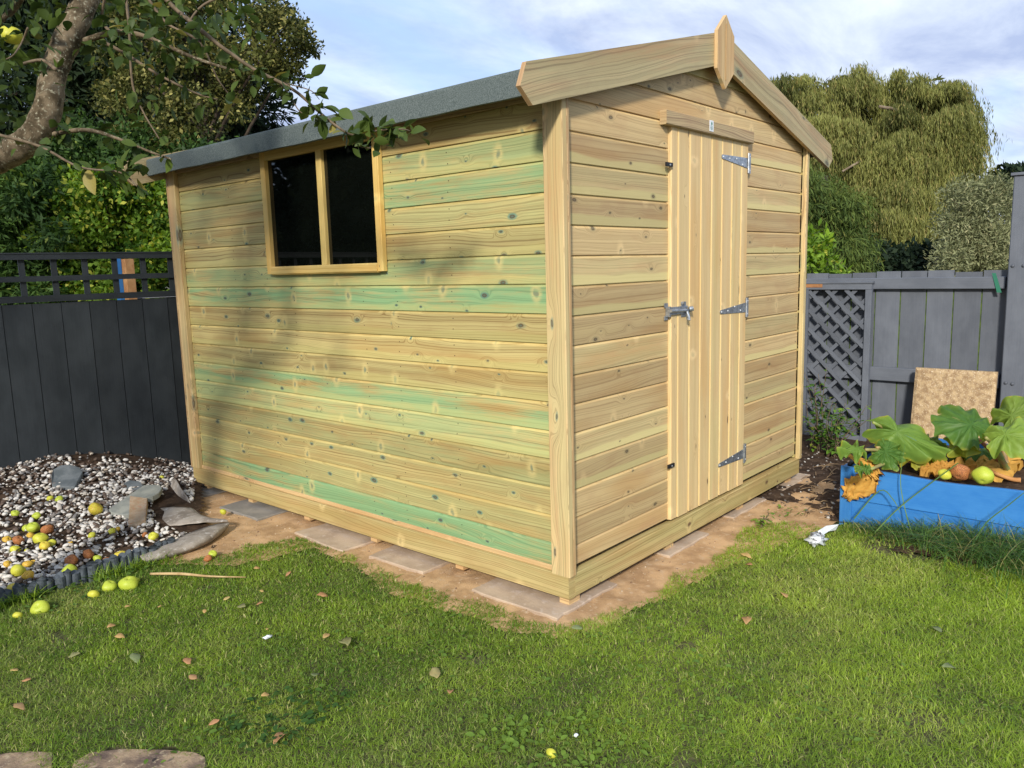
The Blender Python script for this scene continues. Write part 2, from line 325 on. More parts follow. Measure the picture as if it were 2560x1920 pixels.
def paint(name, c, c2, wear=None, rough=.55, sc=3.0, stretch=(1, 1, .12)):
    m, t, b, o = mat(name); uv = N(t, 'ShaderNodeUVMap'); s = N(t, 'ShaderNodeSeparateXYZ'); t.links.new(uv.outputs[0], s.inputs[0])
    at = N(t, 'ShaderNodeVertexColor', layer_name='Col'); ac = N(t, 'ShaderNodeSeparateColor'); t.links.new(at.outputs[0], ac.inputs[0])
    sd = mth(t, 'MULTIPLY', ac.outputs[2], 60.0)
    g = noise(t, comb(t, mth(t, 'MULTIPLY', s.outputs[0], 3.0), mth(t, 'MULTIPLY', s.outputs[1], 130.0), sd), 1, 3, .6)
    l = noise(t, comb(t, mth(t, 'MULTIPLY', s.outputs[0], 5.0), mth(t, 'MULTIPLY', s.outputs[1], 9.0), sd), 1, 4, .6)
    col = mixc(t, mth(t, 'ADD', mth(t, 'MULTIPLY', g, .5), mth(t, 'MULTIPLY', rng_(t, l, .3, .7), .5)), c, c2)
    col = mixc(t, 1.0, col, comb(t, *(mth(t, 'MULTIPLY_ADD', ac.outputs[0], .35, .82),)*3), 'MULTIPLY')
    if wear: col = mixc(t, rng_(t, l, .66, .74), col, wear)
    t.links.new(col, b.inputs['Base Color']); b.inputs['Roughness'].default_value = rough; b.inputs['Specular IOR Level'].default_value = .3
    bump(t, b, g, .35, .0015); return m

M_felt = simple('mineral_roof_felt', (.060, .080, .078), (.15, .178, .172), 260, 3, .85, .3, .5, 500)
M_pane, t_, b_, o_ = mat('window_glass'); b_.inputs['Base Color'].default_value = (.003, .004, .003, 1); b_.inputs['Roughness'].default_value = .015; b_.inputs['Specular IOR Level'].default_value = .62  # near-black: the dark of the unlit interior is put into the glass colour
M_zinc = simple('zinc_plate', (.26, .28, .30), (.44, .47, .50), 60, 3, .38, .6, .1, metal=.75)
M_black = simple('black_metal', (.012, .012, .013), None, rough=.5)
M_white = simple('white_paper', (.75, .78, .8), (.62, .65, .68), 30, rough=.6)
M_ink = simple('printed_ink', (.10, .25, .2), None, rough=.6)
M_soil = simple('soil', (.030, .018, .011), (.075, .046, .028), 9, 6, .95, .15, .9, 60, c3=(.11, .075, .05))
M_sand = simple('ballast_sand', (.56, .365, .195), (.38, .235, .12), 7, 7, .95, .15, 1.0, 160, c3=(.52, .37, .23))
M_slab = simple('sandstone_slab', (.50, .385, .275), (.37, .275, .195), 6, 6, .85, .25, .5, 90, c3=(.5, .4, .31))
M_slabg = simple('grey_slab', (.20, .185, .165), (.28, .255, .22), 7, 6, .85, .25, .5, 90)
M_agg = simple('aggregate_slab', (.47, .34, .19), (.28, .185, .10), 26, 5, .9, .2, 1.0, 120, c3=(.64, .53, .38))
M_fr = paint('grey_fence_paint', (.088, .098, .118), (.14, .153, .178))
M_fl = paint('shaded_fence_paint', (.014, .018, .021), (.034, .040, .045))  # dark paint; the tree shade over this fence is partly in its colour
M_moss = simple('green_gap_moss', (.10, .16, .02), (.05, .08, .02), 20)
M_blue = paint('blue_paint', (.018, .13, .40), (.05, .21, .50), wear=(.18, .34, .56), rough=.45)
M_raw = simple('raw_wood', (.36, .17, .07), (.2, .09, .04), 12)
M_bark = simple('apple_bark', (.055, .042, .025), (.20, .155, .10), 22, 9, .95, .1, 1.0, 55, c3=(.33, .31, .22))
M_twig = simple('twig_bark', (.10, .075, .045), (.17, .125, .08), 30)
M_dbark = simple('dark_bark', (.035, .026, .018), (.07, .05, .035), 8)
M_edge = simple('grey_plastic_edging', (.045, .055, .065), (.085, .10, .115), 40, 3, .6, .3, .3)
M_mem = simple('weed_membrane_fabric', (.33, .29, .245), (.20, .17, .14), 9, 6, .8, .2, .4, 40, c3=(.44, .41, .37), lo=.4, hi=.62)
M_brick = simple('broken_brick', (.36, .25, .15), (.46, .35, .24), 20, 5, .95, .1, .9, c3=(.45, .18, .09))
M_slate = simple('grey_paving_piece', (.24, .25, .22), (.33, .33, .28), 14, 5, .85, .2, .4)
M_slated = simple('dark_slate_piece', (.10, .115, .12), (.16, .175, .18), 14, 5, .8, .25, .4)
M_pot = simple('black_plastic', (.012, .012, .013), None, rough=.45)

# ------------------------------------------------------------------ ground
LAWN = [(-6, 2.02), (-1.9, 2.0), (-.78, 1.95), (-.70, 1.84), (-.50, 1.78), (-.33, 1.78), (-.20, 1.66), (-.17, 1.40), (-.21, 1.08), (-.27, .82), (-.20, .64), (-.22, .40), (-.19, .21), (-.19, .03), (-.14, -.10),
        (.03, -.12), (.28, -.20), (.50, -.17), (.72, -.20), (.96, -.26), (1.12, -.20), (1.30, -.165), (1.50, -.20), (1.62, -.36), (1.56, -.50), (1.74, -.58), (1.75, -1.7), (1.75, -4), (-6, -4)]
def inpoly(x, y, poly):
    x = np.asarray(x); y = np.asarray(y); ins = np.zeros(x.shape, bool); n = len(poly)
    for i in range(n):
        x1, y1 = poly[i]; x2, y2 = poly[(i+1) % n]
        if y1 == y2: continue
        c = ((y1 > y) != (y2 > y)) & (x < (x2-x1)*(y-y1)/(y2-y1)+x1); ins ^= c
    return ins
def vnoise(x, y, s, seed=0):
    """cheap smooth value noise, 0..1"""
    r = np.random.default_rng(seed); T = r.random((64, 64)); x = np.asarray(x)*s+100; y = np.asarray(y)*s+100
    xi = np.floor(x).astype(int); yi = np.floor(y).astype(int); fx = x-xi; fy = y-yi; fx = fx*fx*(3-2*fx); fy = fy*fy*(3-2*fy)
    g = lambda a, b: T[a % 64, b % 64]
    return (g(xi, yi)*(1-fx)+g(xi+1, yi)*fx)*(1-fy)+(g(xi, yi+1)*(1-fx)+g(xi+1, yi+1)*fx)*fy
def fbm(x, y, s, seed=0): return .55*vnoise(x, y, s, seed)+.3*vnoise(x, y, s*2.1, seed+1)+.15*vnoise(x, y, s*4.7, seed+2)
def grid(name, x0, x1, y0, y1, st, zf, m, keep=None, kind='structure', kw=None):
    xs = np.arange(x0, x1+st, st); ys = np.arange(y0, y1+st, st); X, Y = np.meshgrid(xs, ys, indexing='ij')
    V = np.stack([X, Y, zf(X, Y)], -1).reshape(-1, 3); ny = len(ys)
    i, j = np.meshgrid(np.arange(len(xs)-1), np.arange(ny-1), indexing='ij'); a = (i*ny+j).ravel()
    F = np.stack([a, a+ny, a+ny+1, a+1], 1)
    if keep is not None:
        cx = V[F].mean(1); F = F[keep(cx[:, 0], cx[:, 1])]
    used = np.unique(F); re = np.zeros(len(V), int); re[used] = np.arange(len(used)); o = npmesh(name, V[used], re[F], m, smooth=True)
    return tag(o, kind=kind, **(kw or {}))
# the ground as one sheet to the horizon
g = []
m, t, b, o = mat('ground_soil_and_thatch'); tcn = N(t, 'ShaderNodeTexCoord')
c = mixc(t, rng_(t, noise(t, tcn.outputs['Object'], 14, 6, .6), .35, .65), (.06, .055, .022), (.11, .10, .045))
t.links.new(c, b.inputs['Base Color']); b.inputs['Roughness'].default_value = .95; bump(t, b, noise(t, tcn.outputs['Object'], 70, 4, .6), .8, .006); M_ground = m
npmesh('ground', [(-300, -300, -.012), (300, -300, -.012), (300, 300, -.012), (-300, 300, -.012)], [(0, 1, 2, 3)], M_ground)['kind'] = 'structure'
SANDP = [(-.78, 2.1), (-.5, 1.7), (-.1, 1.6), (-.1, 1.1), (-.2, .8), (-.15, 0), (-.1, -.05), (1.0, -.2), (1.75, -.36), (2.0, -.22), (2.35, -.28), (2.75, -.18), (2.8, .1), (2.6, 3.3), (.25, 3.5), (.0, 3.2), (-.25, 2.9), (-.3, 2.5), (-.32, 2.15)]
def sandz(X, Y): return -.006+.014*fbm(X, Y, 7, 3)+.006*vnoise(X, Y, 38, 5)
def grow(x, y, poly, d):
    k = np.zeros(np.shape(x), bool)
    for a in range(8): k |= inpoly(x+d*math.cos(a*.785), y+d*math.sin(a*.785), poly)
    return k
grid('sand', -.95, 2.95, -.5, 3.6, .02, sandz, M_sand, lambda x, y: grow(x, y, SANDP, .13+.05*vnoise(x, y, 9, 8)))
# dark soil strips beside the lawn
grid('soil', 1.3, 4.6, -1.5, 1.6, .04, lambda X, Y: -.008+.035*fbm(X, Y, 5, 21), M_soil, lambda x, y: (x > 1.72+.3*vnoise(x, y, 4, 9)) | ((y < -.85) & (y > -1.35) & (x > 1.35+.2*vnoise(x, y, 6, 4))))
# gravel bed rising to the left fence
def bedz(X, Y): return gz(X, Y)+.012*fbm(X, Y, 6, 11)-.006
BED = [(-4.2, 2.06), (-.72, 2.06), (-.45, 2.12), (-.40, 2.45), (-.2, 2.8), (.0, 3.15), (.33, 3.4), (1.2, 3.5), (1.2, 3.9), (-4.2, 4.9)]
BEDM = BED+[]
grid('gravel_bed', -4.2, 1.3, 1.9, 4.9, .035, bedz, M_soil, lambda x, y: inpoly(x, y, [(-4.2, 2.03), (-.74, 2.03), (-.66, 1.86), (-.50, 1.80), (-.40, 1.92), (-.36, 2.4), (-.14, 2.8), (.04, 3.15), (.33, 3.3), (1.3, 3.4), (1.3, 4.9), (-4.2, 4.9)]))

# ------------------------------------------------------------------ pebbles
ico_v = []; ph = (1+5**.5)/2
for a, b_ in ((-1, ph), (1, ph), (-1, -ph), (1, -ph)): ico_v += [(a, b_, 0), (0, a, b_), (b_, 0, a)]
ico_v = unit(np.array(ico_v))
from itertools import combinations
ico_f = [f for f in combinations(range(12), 3) if all(np.linalg.norm(ico_v[a]-ico_v[b_]) < 1.1 for a, b_ in combinations(f, 2))]
ico_f = np.array([f if np.dot(np.cross(ico_v[f[1]]-ico_v[f[0]], ico_v[f[2]]-ico_v[f[0]]), ico_v[f[0]]) > 0 else (f[0], f[2], f[1]) for f in ico_f])
def subdiv(V, F):
    V = list(map(tuple, V)); cache = {}; out = []
    def mid(a, b_):
        k = (min(a, b_), max(a, b_))
        if k not in cache: p = np.array(V[a])+np.array(V[b_]); V.append(tuple(p/np.linalg.norm(p))); cache[k] = len(V)-1
        return cache[k]
    for a, b_, c in F:
        x, y, z = mid(a, b_), mid(b_, c), mid(c, a); out += [(a, x, z), (b_, y, x), (c, z, y), (x, y, z)]
    return np.array(V), np.array(out)
ico2 = subdiv(ico_v, ico_f)
def scatter_blobs(name, P, S, mats_col, m, base=ico2, jit=.12, flat=.65, smooth=True):
    n = len(P); bv, bf = base; k = len(bv)
    A = rng.random(n)*6.28; ca, sa = np.cos(A), np.sin(A); sx = S*rng.uniform(.8, 1.35, n); sy = S*rng.uniform(.65, 1.0, n); sz = S*flat*rng.uniform(.7, 1.2, n)
    V = bv[None]*(1+rng.normal(size=(n, k, 1))*jit*.5)+rng.normal(size=(n, k, 3))*jit*.3
    x = V[..., 0]*sx[:, None]; y = V[..., 1]*sy[:, None]; z = V[..., 2]*sz[:, None]
    tl = rng.normal(size=(n, 1))*.3; z = z+x*tl
    X = x*ca[:, None]-y*sa[:, None]; Y = x*sa[:, None]+y*ca[:, None]
    V = np.stack([X, Y, z], -1)+P[:, None, :]
    F = bf[None]+(np.arange(n)*k)[:, None, None]
    return npmesh(name, V.reshape(-1, 3), F.reshape(-1, 3), m, col=np.repeat(mats_col, k, 0), smooth=smooth)
m, t, b, o = mat('mixed_pebbles'); at = N(t, 'ShaderNodeVertexColor', layer_name='Col'); tcn = N(t, 'ShaderNodeTexCoord')
c = mixc(t, mth(t, 'MULTIPLY', rng_(t, noise(t, tcn.outputs['Object'], 60, 4, .6), .45, .75), .45), at.outputs[0], (.12, .085, .06))
t.links.new(c, b.inputs['Base Color']); b.inputs['Roughness'].default_value = .7; M_peb = m
n = 19000; x = rng.uniform(-2.4, .75, n); y = 2.04+rng.random(n)**1.0*1.95
MEMP = [tuple(gnd(a/3.2, 950.5+b/3.2, .03)[:2]) for a, b in ((1060, 480), (1180, 370), (1215, 300), (1345, 480), (1420, 540), (1590, 565), (1560, 640), (1330, 780), (1000, 850), (960, 800), (1150, 705), (1330, 628), (1100, 605))]
k = inpoly(x, y, BED) & ~inpoly(x, y, MEMP) & (rng.random(n) < np.clip(1.15-.25*(y-2)-.0*x-(fbm(x, y, 2.6, 31) > .56)*.62-(y > 3.3)*(x > -.35)*.35, .12, 1)); x, y = x[k], y[k]; n = len(x)
S = .005+.0125*rng.random(n)**1.6; P = np.stack([x, y, gz(x, y)+.006+S*.35+rng.random(n)*.006], 1)
kind = rng.random(n); pw = np.clip(.74-.18*(y-2.0), .32, .74); tone = rng.uniform(.75, 1.05, n)[:, None]
dirt = 1-np.clip(rng.normal(.05, .16, n), 0, .5)[:, None]*np.array([[.8, 1.0, 1.25]]); tone = tone*np.clip(dirt, .3, 1)
colr = np.where((kind < pw)[:, None], np.array([[.68, .65, .60]])*tone, np.where((kind < pw+.18)[:, None], np.array([[.20, .19, .185]])*tone, np.array([[.11, .075, .055]])*tone))
o = scatter_blobs('gravel', P, S, colr, M_peb); tag(o, 'loose white, grey and brown pebbles spread over the raised bed', 'gravel', kind='stuff')
# a few stones by the shed back corner, on the soil strip at the right and grit on the sand
def strip(name, n, x0, x1, y0, y1, s0, s1, cols, label, cat='gravel', zf=lambda x, y: 0*x+.012, keep=None):
    x = rng.uniform(x0, x1, n); y = rng.uniform(y0, y1, n)
    if keep is not None: kk = keep(x, y); x, y = x[kk], y[kk]; n = len(x)
    S = rng.uniform(s0, s1, n); P = np.stack([x, y, zf(x, y)+S*.3], 1); ci = rng.integers(0, len(cols), n)
    o = scatter_blobs(name, P, S, np.array(cols)[ci]*rng.uniform(.7, 1.1, (n, 1)), M_peb, base=(ico_v, ico_f), smooth=False); tag(o, label, cat, kind='stuff')
strip('stones', 420, 1.75, 3.6, -.55, .3, .004, .013, [(.5, .48, .44), (.13, .12, .11), (.09, .06, .04), (.1, .07, .05)], 'small pebbles and clods on the dark soil between shed and blue planter', zf=lambda x, y: -.008+.035*fbm(x, y, 5, 21))
strip('stones', 5200, -.6, 2.7, -.3, 3.3, .0018, .0052, [(.5, .36, .22), (.36, .22, .12), (.6, .48, .33), (.2, .12, .07)], 'coarse grit loose on the sandy strip round the shed', 'grit', zf=sandz, keep=lambda x, y: inpoly(x, y, SANDP) & ~((x > .05) & (y > .12)))

# ------------------------------------------------------------------ the shed
shed = empty('garden_shed', (0, 0, 0), 'new treated timber garden shed with felt apex roof, gable door and two-pane side window', 'shed')
BW = .12
def lap(wd, d=.008, gap=.0035):            # one board's section: small shadow gap, flat face, bevelled top edge
    return [(0, -.018), (0, -d), (gap, -d), (gap, -.0005), (gap+.0015, 0), (wd-.010, 0), (wd-.006, -.002), (wd, -d), (wd, -.018)]
mb = MB(); strong = {0: .95, 5: .85, 9: .95, 13: .8}; mild = {2: .25, 3: .3, 4: .45, 10: .55, 12: .25, 14: .5, 11: .12, 1: .15, 7: .12, 8: .1}
zs = .267
WY0, WY1, WZ0 = 1.06, 2.04, 1.43
for k in range(-1, 16):
    z0 = zs+BW*k; zz = z0 if k >= 0 else .158; wd = BW if k >= 0 else zs-.158
    if k == 15: wd = .075
    kb = k+1; grn_ = {0: .95, 5: .85, 9: .95, 13: .8, 2: .2, 3: .35, 4: .5, 10: .6, 12: .25, 14: .55, 1: .25, 11: .12, 6: .1}.get(kb, .06)
    spans = [(0.0, 3.13)]
    if zz+wd > WZ0+.06: spans = [(0.0, WY0+.01), (WY1-.01, 3.13)]
    sd = random.random()
    for a, b2 in spans:
        g2 = grn_ if a < 1 or kb not in (14,) else .4
        if a > 1 and kb == 13: g2 = .25
        mb.prism((0, 0, zz), (0, 1, 0), (0, 0, 1), (-1, 0, 0), lap(wd), a, b2, K=(random.random(), g2, sd, 0))
mb.build('side_wall', W_side, shed)
nb = TB(); wall_o = bpy.data.objects['side_wall']
for k in range(15):
    for yy in (.082, .62, 1.0, 1.25, 1.85, 2.10, 2.45, 3.02):
        if .158+BW*k > 1.35 and 1.03 < yy < 2.07: continue
        for dz in (.03, .078):
            p = (.0002, yy+random.uniform(-.006, .006), zs-.105+BW*k+dz); nb.tube([p, (-.0014, p[1], p[2])], [.0026, .0024], 6)
merge_in(wall_o, nb, M_dbark)
# gable
RC, RS = 1.244, .26
def roofz(x): return 2.508-RS*abs(x-RC)
mb = MB(); zg = .257
def gable(mb, Y, dn, doorhole=True):
    for k in range(-1, 19):
        z0 = zg+BW*k; zz = z0 if k >= 0 else .172; wd = BW if k >= 0 else zg-.172
        top = roofz(0)-.03
        def ua(v, zz=zz): return max(0.0, RC-(2.508-.04-(zz+v))/RS)
        def ub(v, zz=zz): return min(2.43, RC+(2.508-.04-(zz+v))/RS)
        if zz > 2.44: break
        if zz+wd > 2.455: wd = 2.455-zz
        K = (random.random(), (.3 if k in (3, 6, 9, 12) else .06), random.random(), 0)
        if doorhole and zz < 2.0 and zz+wd <= 2.07+.02:
            mb.prism((0, Y, zz), (1, 0, 0), (0, 0, 1), (0, dn, 0), lap(wd), 0, .83, K=K)
            mb.prism((0, Y, zz), (1, 0, 0), (0, 0, 1), (0, dn, 0), lap(wd), 1.61, 2.43, K=(random.random(), K[1], random.random(), 0))
        else:
            mb.prism((0, Y, zz), (1, 0, 0), (0, 0, 1), (0, dn, 0), lap(wd), ua, ub, K=K)
gable(mb, 0, -1); mb.build('gable_wall', W_gable, shed)
mb = MB(); gable(mb, 3.13, 1, False); mb.build('gable_wall', W_gable, shed)
mb = MB()
for k in range(16): mb.prism((2.43, 0, .158+BW*k), (0, 1, 0), (0, 0, 1), (1, 0, 0), lap(BW), 0, 3.13)
mb.build('side_wall', W_side, shed)
# dark floor inside keeps the light out from below
mb = MB(); mb.box((.03, .03, .12), (2.40, 3.10, .145), 1); mb.build('floor', W_frame, shed)
# corner trims
def trimpost(boxes, sd):
    mb = MB()
    for i, (a, b2) in enumerate(boxes): mb.box(a, b2, 2, K=(.95-.75*i, .3*(i == 0), sd+.37*i, 0), bev=.003)  # uneven light on the two faces put into the board tones
    mb.build('corner_trim', W_trim, shed)
trimpost([((-.030, -.030, .148), (0.0, .066, 2.10)), ((.0006, -.0294, .1485), (.018, .0, 2.11))], .11)
trimpost([((2.425, -.030, .15), (2.462, -.0005, 2.10)), ((2.4305, .0, .15), (2.4614, .07, 2.08))], .43)
trimpost([((-.030, 3.045, .152), (-.0005, 3.131, 2.08)), ((-.029, 3.1315, .15), (.04, 3.155, 2.08))], .71)
# floor frame
mb = MB(); mb.box((-.026, -.020, .050), (.018, 3.135, .150), 1, K=(.55, .25, .21, 0), bev=.003); mb.build('floor_frame', W_frame, shed)
mb = MB(); mb.box((.0185, -.0205, .050), (2.447, .020, .152), 0, K=(.6, .35, .63, 0), bev=.003); mb.build('floor_frame', W_frame, shed)
mb = MB(); mb.box((2.41, .021, .050), (2.445, 3.135, .150), 1); mb.build('floor_frame', W_frame, shed)
mb = MB(); mb.box((.02, 3.10, .050), (2.40, 3.134, .150), 0); mb.build('floor_frame', W_frame, shed)
mb = MB(); mb.box((-.008, .0, .150), (.0, 3.12, .172), 1, K=(.9, 0, .5, 0)); mb.build('floor_frame', W_trim, shed)
for a in ((-.004, -.004), (.0, .62), (.0, 1.25), (.0, 1.85), (.0, 2.45), (.0, 3.0), (.80, .004), (1.60, .004), (2.30, .004)):
    mb = MB(); mb.box((a[0], a[1], .0155), (a[0]+.075, a[1]+.05, .0495), 1, K=(.9, 0, random.random(), 0)); mb.build('foot_block', W_trim, shed)
# roof: boarding wrapped in mineral felt, both slopes
def roofslab(sgn):
    mb = TB(); V = []; ys = np.linspace(-.032, 3.155, 90); prof = []
    xe = RC-sgn*(RC+.14); ed = 2.508-RS*(RC+.14)
    prof = [(RC, 2.508), (xe+sgn*.012, ed+.003), (xe+sgn*.002, ed-.002), (xe, ed-.012), (xe, ed-.098), (xe+sgn*.012, ed-.100), (xe+sgn*.014, ed-.022), (RC, 2.486)]
    npf = len(prof)
    for j, yv in enumerate(ys):
        wv = .0012*math.sin(yv*7.3)+.0008*math.sin(yv*19+1)
        for i, (px, pz) in enumerate(prof): V.append((px+(wv*sgn if i in (3, 4) else 0), yv, pz+(wv*1.2 if i in (4, 5) else 0)+(.0015*vnoise(yv, i, 3, 2) if i in (4, 5) else 0)))
    F = []
    for j in range(len(ys)-1):
        for i in range(npf): F.append((j*npf+i, j*npf+(i+1) % npf, (j+1)*npf+(i+1) % npf, (j+1)*npf+i))
    F.append(tuple(range(npf))); F.append(tuple((len(ys)-1)*npf+i for i in range(npf))[::-1])
    return npmesh('roof_felt', V, F, M_felt, parent=shed)
roofslab(1); roofslab(-1)
mb = MB(); mb.box((-.012, .066, 2.060), (-.0006, 3.045, 2.095), 1, K=(.2, .1, .3, 0)); mb.build('eaves_rail', W_barge, shed)
mb = MB()
for s in (-1, 1):                                   # roof boards under the felt
    a = np.array([RC, 0, 2.484]); dr = unit(np.array([s, 0, -RS])); L_ = (RC+.12)/abs(dr[0]); up = np.array([-dr[2]*s, 0, abs(dr[0])])
    for i in range(11): mb.prism(a+dr*(i*L_/11), (0, 1, 0), dr, up, [(0, -.018), (L_/11-.002, -.018), (L_/11-.002, -.002), (0, -.002)], -.028, 3.15)
mb.build('roof_boards', W_barge, shed)
# bargeboards
def barge(s, Y, th):
    mb = MB(); off = .014; zt = 2.522; zb_ = 2.370
    e = lambda px, pz: (px, pz)
    x1 = RC+s*1.50
    zt1 = zt-RS*1.50; zb1 = zb_-RS*1.50
    cen = RC+s*.012
    pts = [(cen, zt-.003), (RC+s*1.505, zt-RS*1.505), (RC+s*1.542, zt-RS*1.51-.085), (RC+s*1.475, zb_-RS*1.475), (cen, zb_-.003)]
    n0 = len(pts); V = [(p[0], Y, p[1]) for p in pts]+[(p[0], Y-th, p[1]) for p in pts]
    uvf = lambda p: ((p[0]-RC)*s+3*(s > 0), (p[1]+RS*abs(p[0]-RC)-2.3))
    K = (.45+.2*random.random(), .35, random.random(), 0)
    mb.add(V[n0:], [tuple(range(n0))], [uvf(p) for p in pts], K); mb.add(V[:n0], [tuple(range(n0))[::-1]], [uvf(p) for p in pts], K)
    for i in range(n0):
        j = (i+1) % n0; q = [V[i], V[j], V[n0+j], V[n0+i]]
        mb.add(q, [(0, 1, 2, 3)], [(uvf(pts[i])[0], .4), (uvf(pts[j])[0], .4), (uvf(pts[j])[0], .42), (uvf(pts[i])[0], .42)], (1.0, 0, .3, 0))
    mb.build('bargeboard', W_barge, shed)
barge(-1, -.034, .021); barge(1, -.034, .021); barge(-1, 3.180, .021); barge(1, 3.180, .021)
mb = MB(); fy = -.0555
pts = [(0, 2.592), (-.088, 2.507), (-.088, 2.335), (0, 2.250), (.088, 2.335), (.088, 2.507)]; fx = RC-.010
for a, b2, kk in (((0, 1, 2, 3), None, .2), ((0, 3, 4, 5), None, .75)):
    V = [(fx+pts[i][0], fy-.018, pts[i][1]) for i in a]; mb.add(V, [(0, 1, 2, 3)], [(v[2], v[0]-fx+.2) for v in V], (.85, .1, kk, 0))
    V = [(fx+pts[i][0], fy, pts[i][1]) for i in a]; mb.add(V, [(3, 2, 1, 0)], [(v[2], v[0]-fx+.2) for v in V], (.85, .1, kk, 0))
for i in range(6):
    p, q = pts[i], pts[(i+1) % 6]; V = [(fx+p[0], fy, p[1]), (fx+q[0], fy, q[1]), (fx+q[0], fy-.018, q[1]), (fx+p[0], fy-.018, p[1])]
    mb.add(V, [(0, 1, 2, 3)], [(p[1], .5), (q[1], .5), (q[1], .52), (p[1], .52)], (1, 0, .5, 0))
mb.box((fx-.004, fy-.0215, 2.29), (fx-.001, fy-.0185, 2.55), 2, K=(0, 0, .5, 0), bev=.0005)
mb.build('finial', W_trim, shed)
# lintel above the door with a small paper label
lt = MB(); lt.box((.735, -.036, 2.035), (1.650, -.0005, 2.098), 0, K=(.45, .1, .33, 0), bev=.004); lt.build('door_lintel', W_barge, shed)
st = MB(); sx, sz = gndp = (on(1537, 272, (0, 1, 0), -.037)[0], on(1537, 272, (0, 1, 0), -.037)[2])
st.box((sx-.020, -.0380, sz-.026), (sx+.020, -.0365, sz+.026), 0, bev=.0003); lab = st.build('maker_label', M_white, shed); lab['label'] = 'small white printed label on the lintel'
ik = MB()
for i, (dz, a, b2) in enumerate(((-.002, -.012, .010), (-.009, -.014, .013), (-.014, -.013, .012), (-.019, -.010, .010))): ik.box((sx+a, -.0387, sz+dz), (sx+b2, -.0381, sz+dz+.0022), 0, bev=.0002)
V = [(sx, -.0387, sz+.022), (sx-.009, -.0387, sz+.010), (sx-.004, -.0387, sz+.004), (sx+.004, -.0387, sz+.004), (sx+.009, -.0387, sz+.010)]; ik.add(V, [(0, 1, 2, 3, 4)])
ik.build('label_print', M_ink, lab)
# door: vertical matched boards, sunlit groove bevels painted in as pale bead edges
door = empty('door', (0, 0, 0)); door.parent = shed
dl, dr_, dz0, dz1 = .812, 1.632, .170, 2.040; xs = [dl, dl+.066]
while xs[-1]+.113 < dr_-.03: xs.append(xs[-1]+.112)
xs.append(dr_); mb = MB(); lit_bevel = MB()
for i in range(len(xs)-1):
    wv = xs[i+1]-xs[i]; K = (.6+.25*random.random(), (.22 if i in (4, 6) else .08), random.random(), 0)
    out = [(0, .012), (0, -.007), (.002, -.007), (.005, -.0145), (.008, -.016), (wv-.008, -.016), (wv-.005, -.0145), (wv-.002, -.007), (wv, -.007), (wv, .012)]
    mb.prism((xs[i], 0, dz0-.004*random.random()), (0, 0, 1), (1, 0, 0), (0, 1, 0), out, 0, dz1-dz0, K=K)
    if i: lit_bevel.box((xs[i]-.0030, -.0168, dz0+.004), (xs[i]+.0016, -.0068, dz1), 2, K=(1, 0, .2, 0), bev=.0015)
mb.build('door_panel', W_door, door); 
W_lit_bevel = wood('lit_bevel_wood', (.62, .47, .21), (.50, .36, .15), (.6, .5, .2), knots=.0, contrast=.4); lit_bevel.build('lit_bevel_strips', W_lit_bevel, door)
mb = MB(); mb.box((.80, .004, .172), (.811, .02, 2.04), 2); mb.box((1.633, .004, .172), (1.642, .02, 2.04), 2); mb.build('door_frame', W_door, door)
def hinge(zc, zt):
    t3 = TB(); Y = -.0165; xr = on(1613, 350, (0, 1, 0), -.02)[0]
    xr = 1.622
    # tapering strap and upright plate, slightly proud of the boards
    def slab(pts, y0, y1):
        n0 = len(pts); V = [(p[0], y0, p[1]) for p in pts]+[(p[0], y1, p[1]) for p in pts]
        F = [tuple(range(n0)), tuple(range(n0, 2*n0))[::-1]]+[(i, (i+1) % n0, n0+(i+1) % n0, n0+i) for i in range(n0)]; t3.add(V, F)
    slab([(1.318, zt-.010), (1.312, zt), (1.318, zt+.010), (xr-.012, zc+.026), (xr-.012, zc-.026)], Y-.003, Y)
    slab([(xr+.004, zc-.052), (xr+.004, zc+.052), (xr+.030, zc+.052), (xr+.030, zc-.052)], Y-.003, Y+.012)
    t3.tube([(xr-.004, Y-.006, zc-.052), (xr-.004, Y-.006, zc+.052)], [.0065, .0065], 10)
    h = t3.build('hinge', M_zinc, door, smooth=False)
    nf = len(h.data.polygons); s3 = TB()
    for px, pz in ((1.328, zt), (1.40, zt*.7+zc*.3), (1.48, zc+.012), (1.55, zc-.012), (xr+.018, zc+.036), (xr+.018, zc-.036)):
        s3.tube([(px, Y-.0032, pz), (px, Y-.0052, pz)], [.0042, .003], 8)
    merge_in(h, s3, M_white)
hinge(1.934, 1.944); hinge(1.166, 1.158); hinge(.344, .338)
# galvanised lever latch
t3 = TB()
def bx3(t3, a, b2):
    a = np.array(a, float); b2 = np.array(b2, float); V = [(x, y, z) for x in (a[0], b2[0]) for y in (a[1], b2[1]) for z in (a[2], b2[2])]
    t3.add(V, [(0, 1, 3, 2), (4, 6, 7, 5), (0, 4, 5, 1), (2, 3, 7, 6), (0, 2, 6, 4), (1, 5, 7, 3)])
bx3(t3, (.770, -.007, 1.212), (.800, -.002, 1.232)); bx3(t3, (.770, -.007, 1.152), (.800, -.002, 1.172)); bx3(t3, (.785, -.024, 1.168), (.800, -.002, 1.216))
bx3(t3, (.800, -.026, 1.176), (.955, -.017, 1.212)); bx3(t3, (.905, -.020, 1.160), (.950, -.0165, 1.232))
t3.tube([(.785, -.030, 1.196), (.960, -.031, 1.190)], [.008, .008], 10); t3.tube([(.935, -.030, 1.192), (.938, -.040, 1.160), (.932, -.044, 1.142)], [.008, .008, .009], 10)
t3.tube([(.955, -.034, 1.194), (.968, -.048, 1.198)], [.014, .012], 12); t3.tube([(.918, -.03, 1.225), (.918, -.016, 1.225)], [.009, .009], 10)
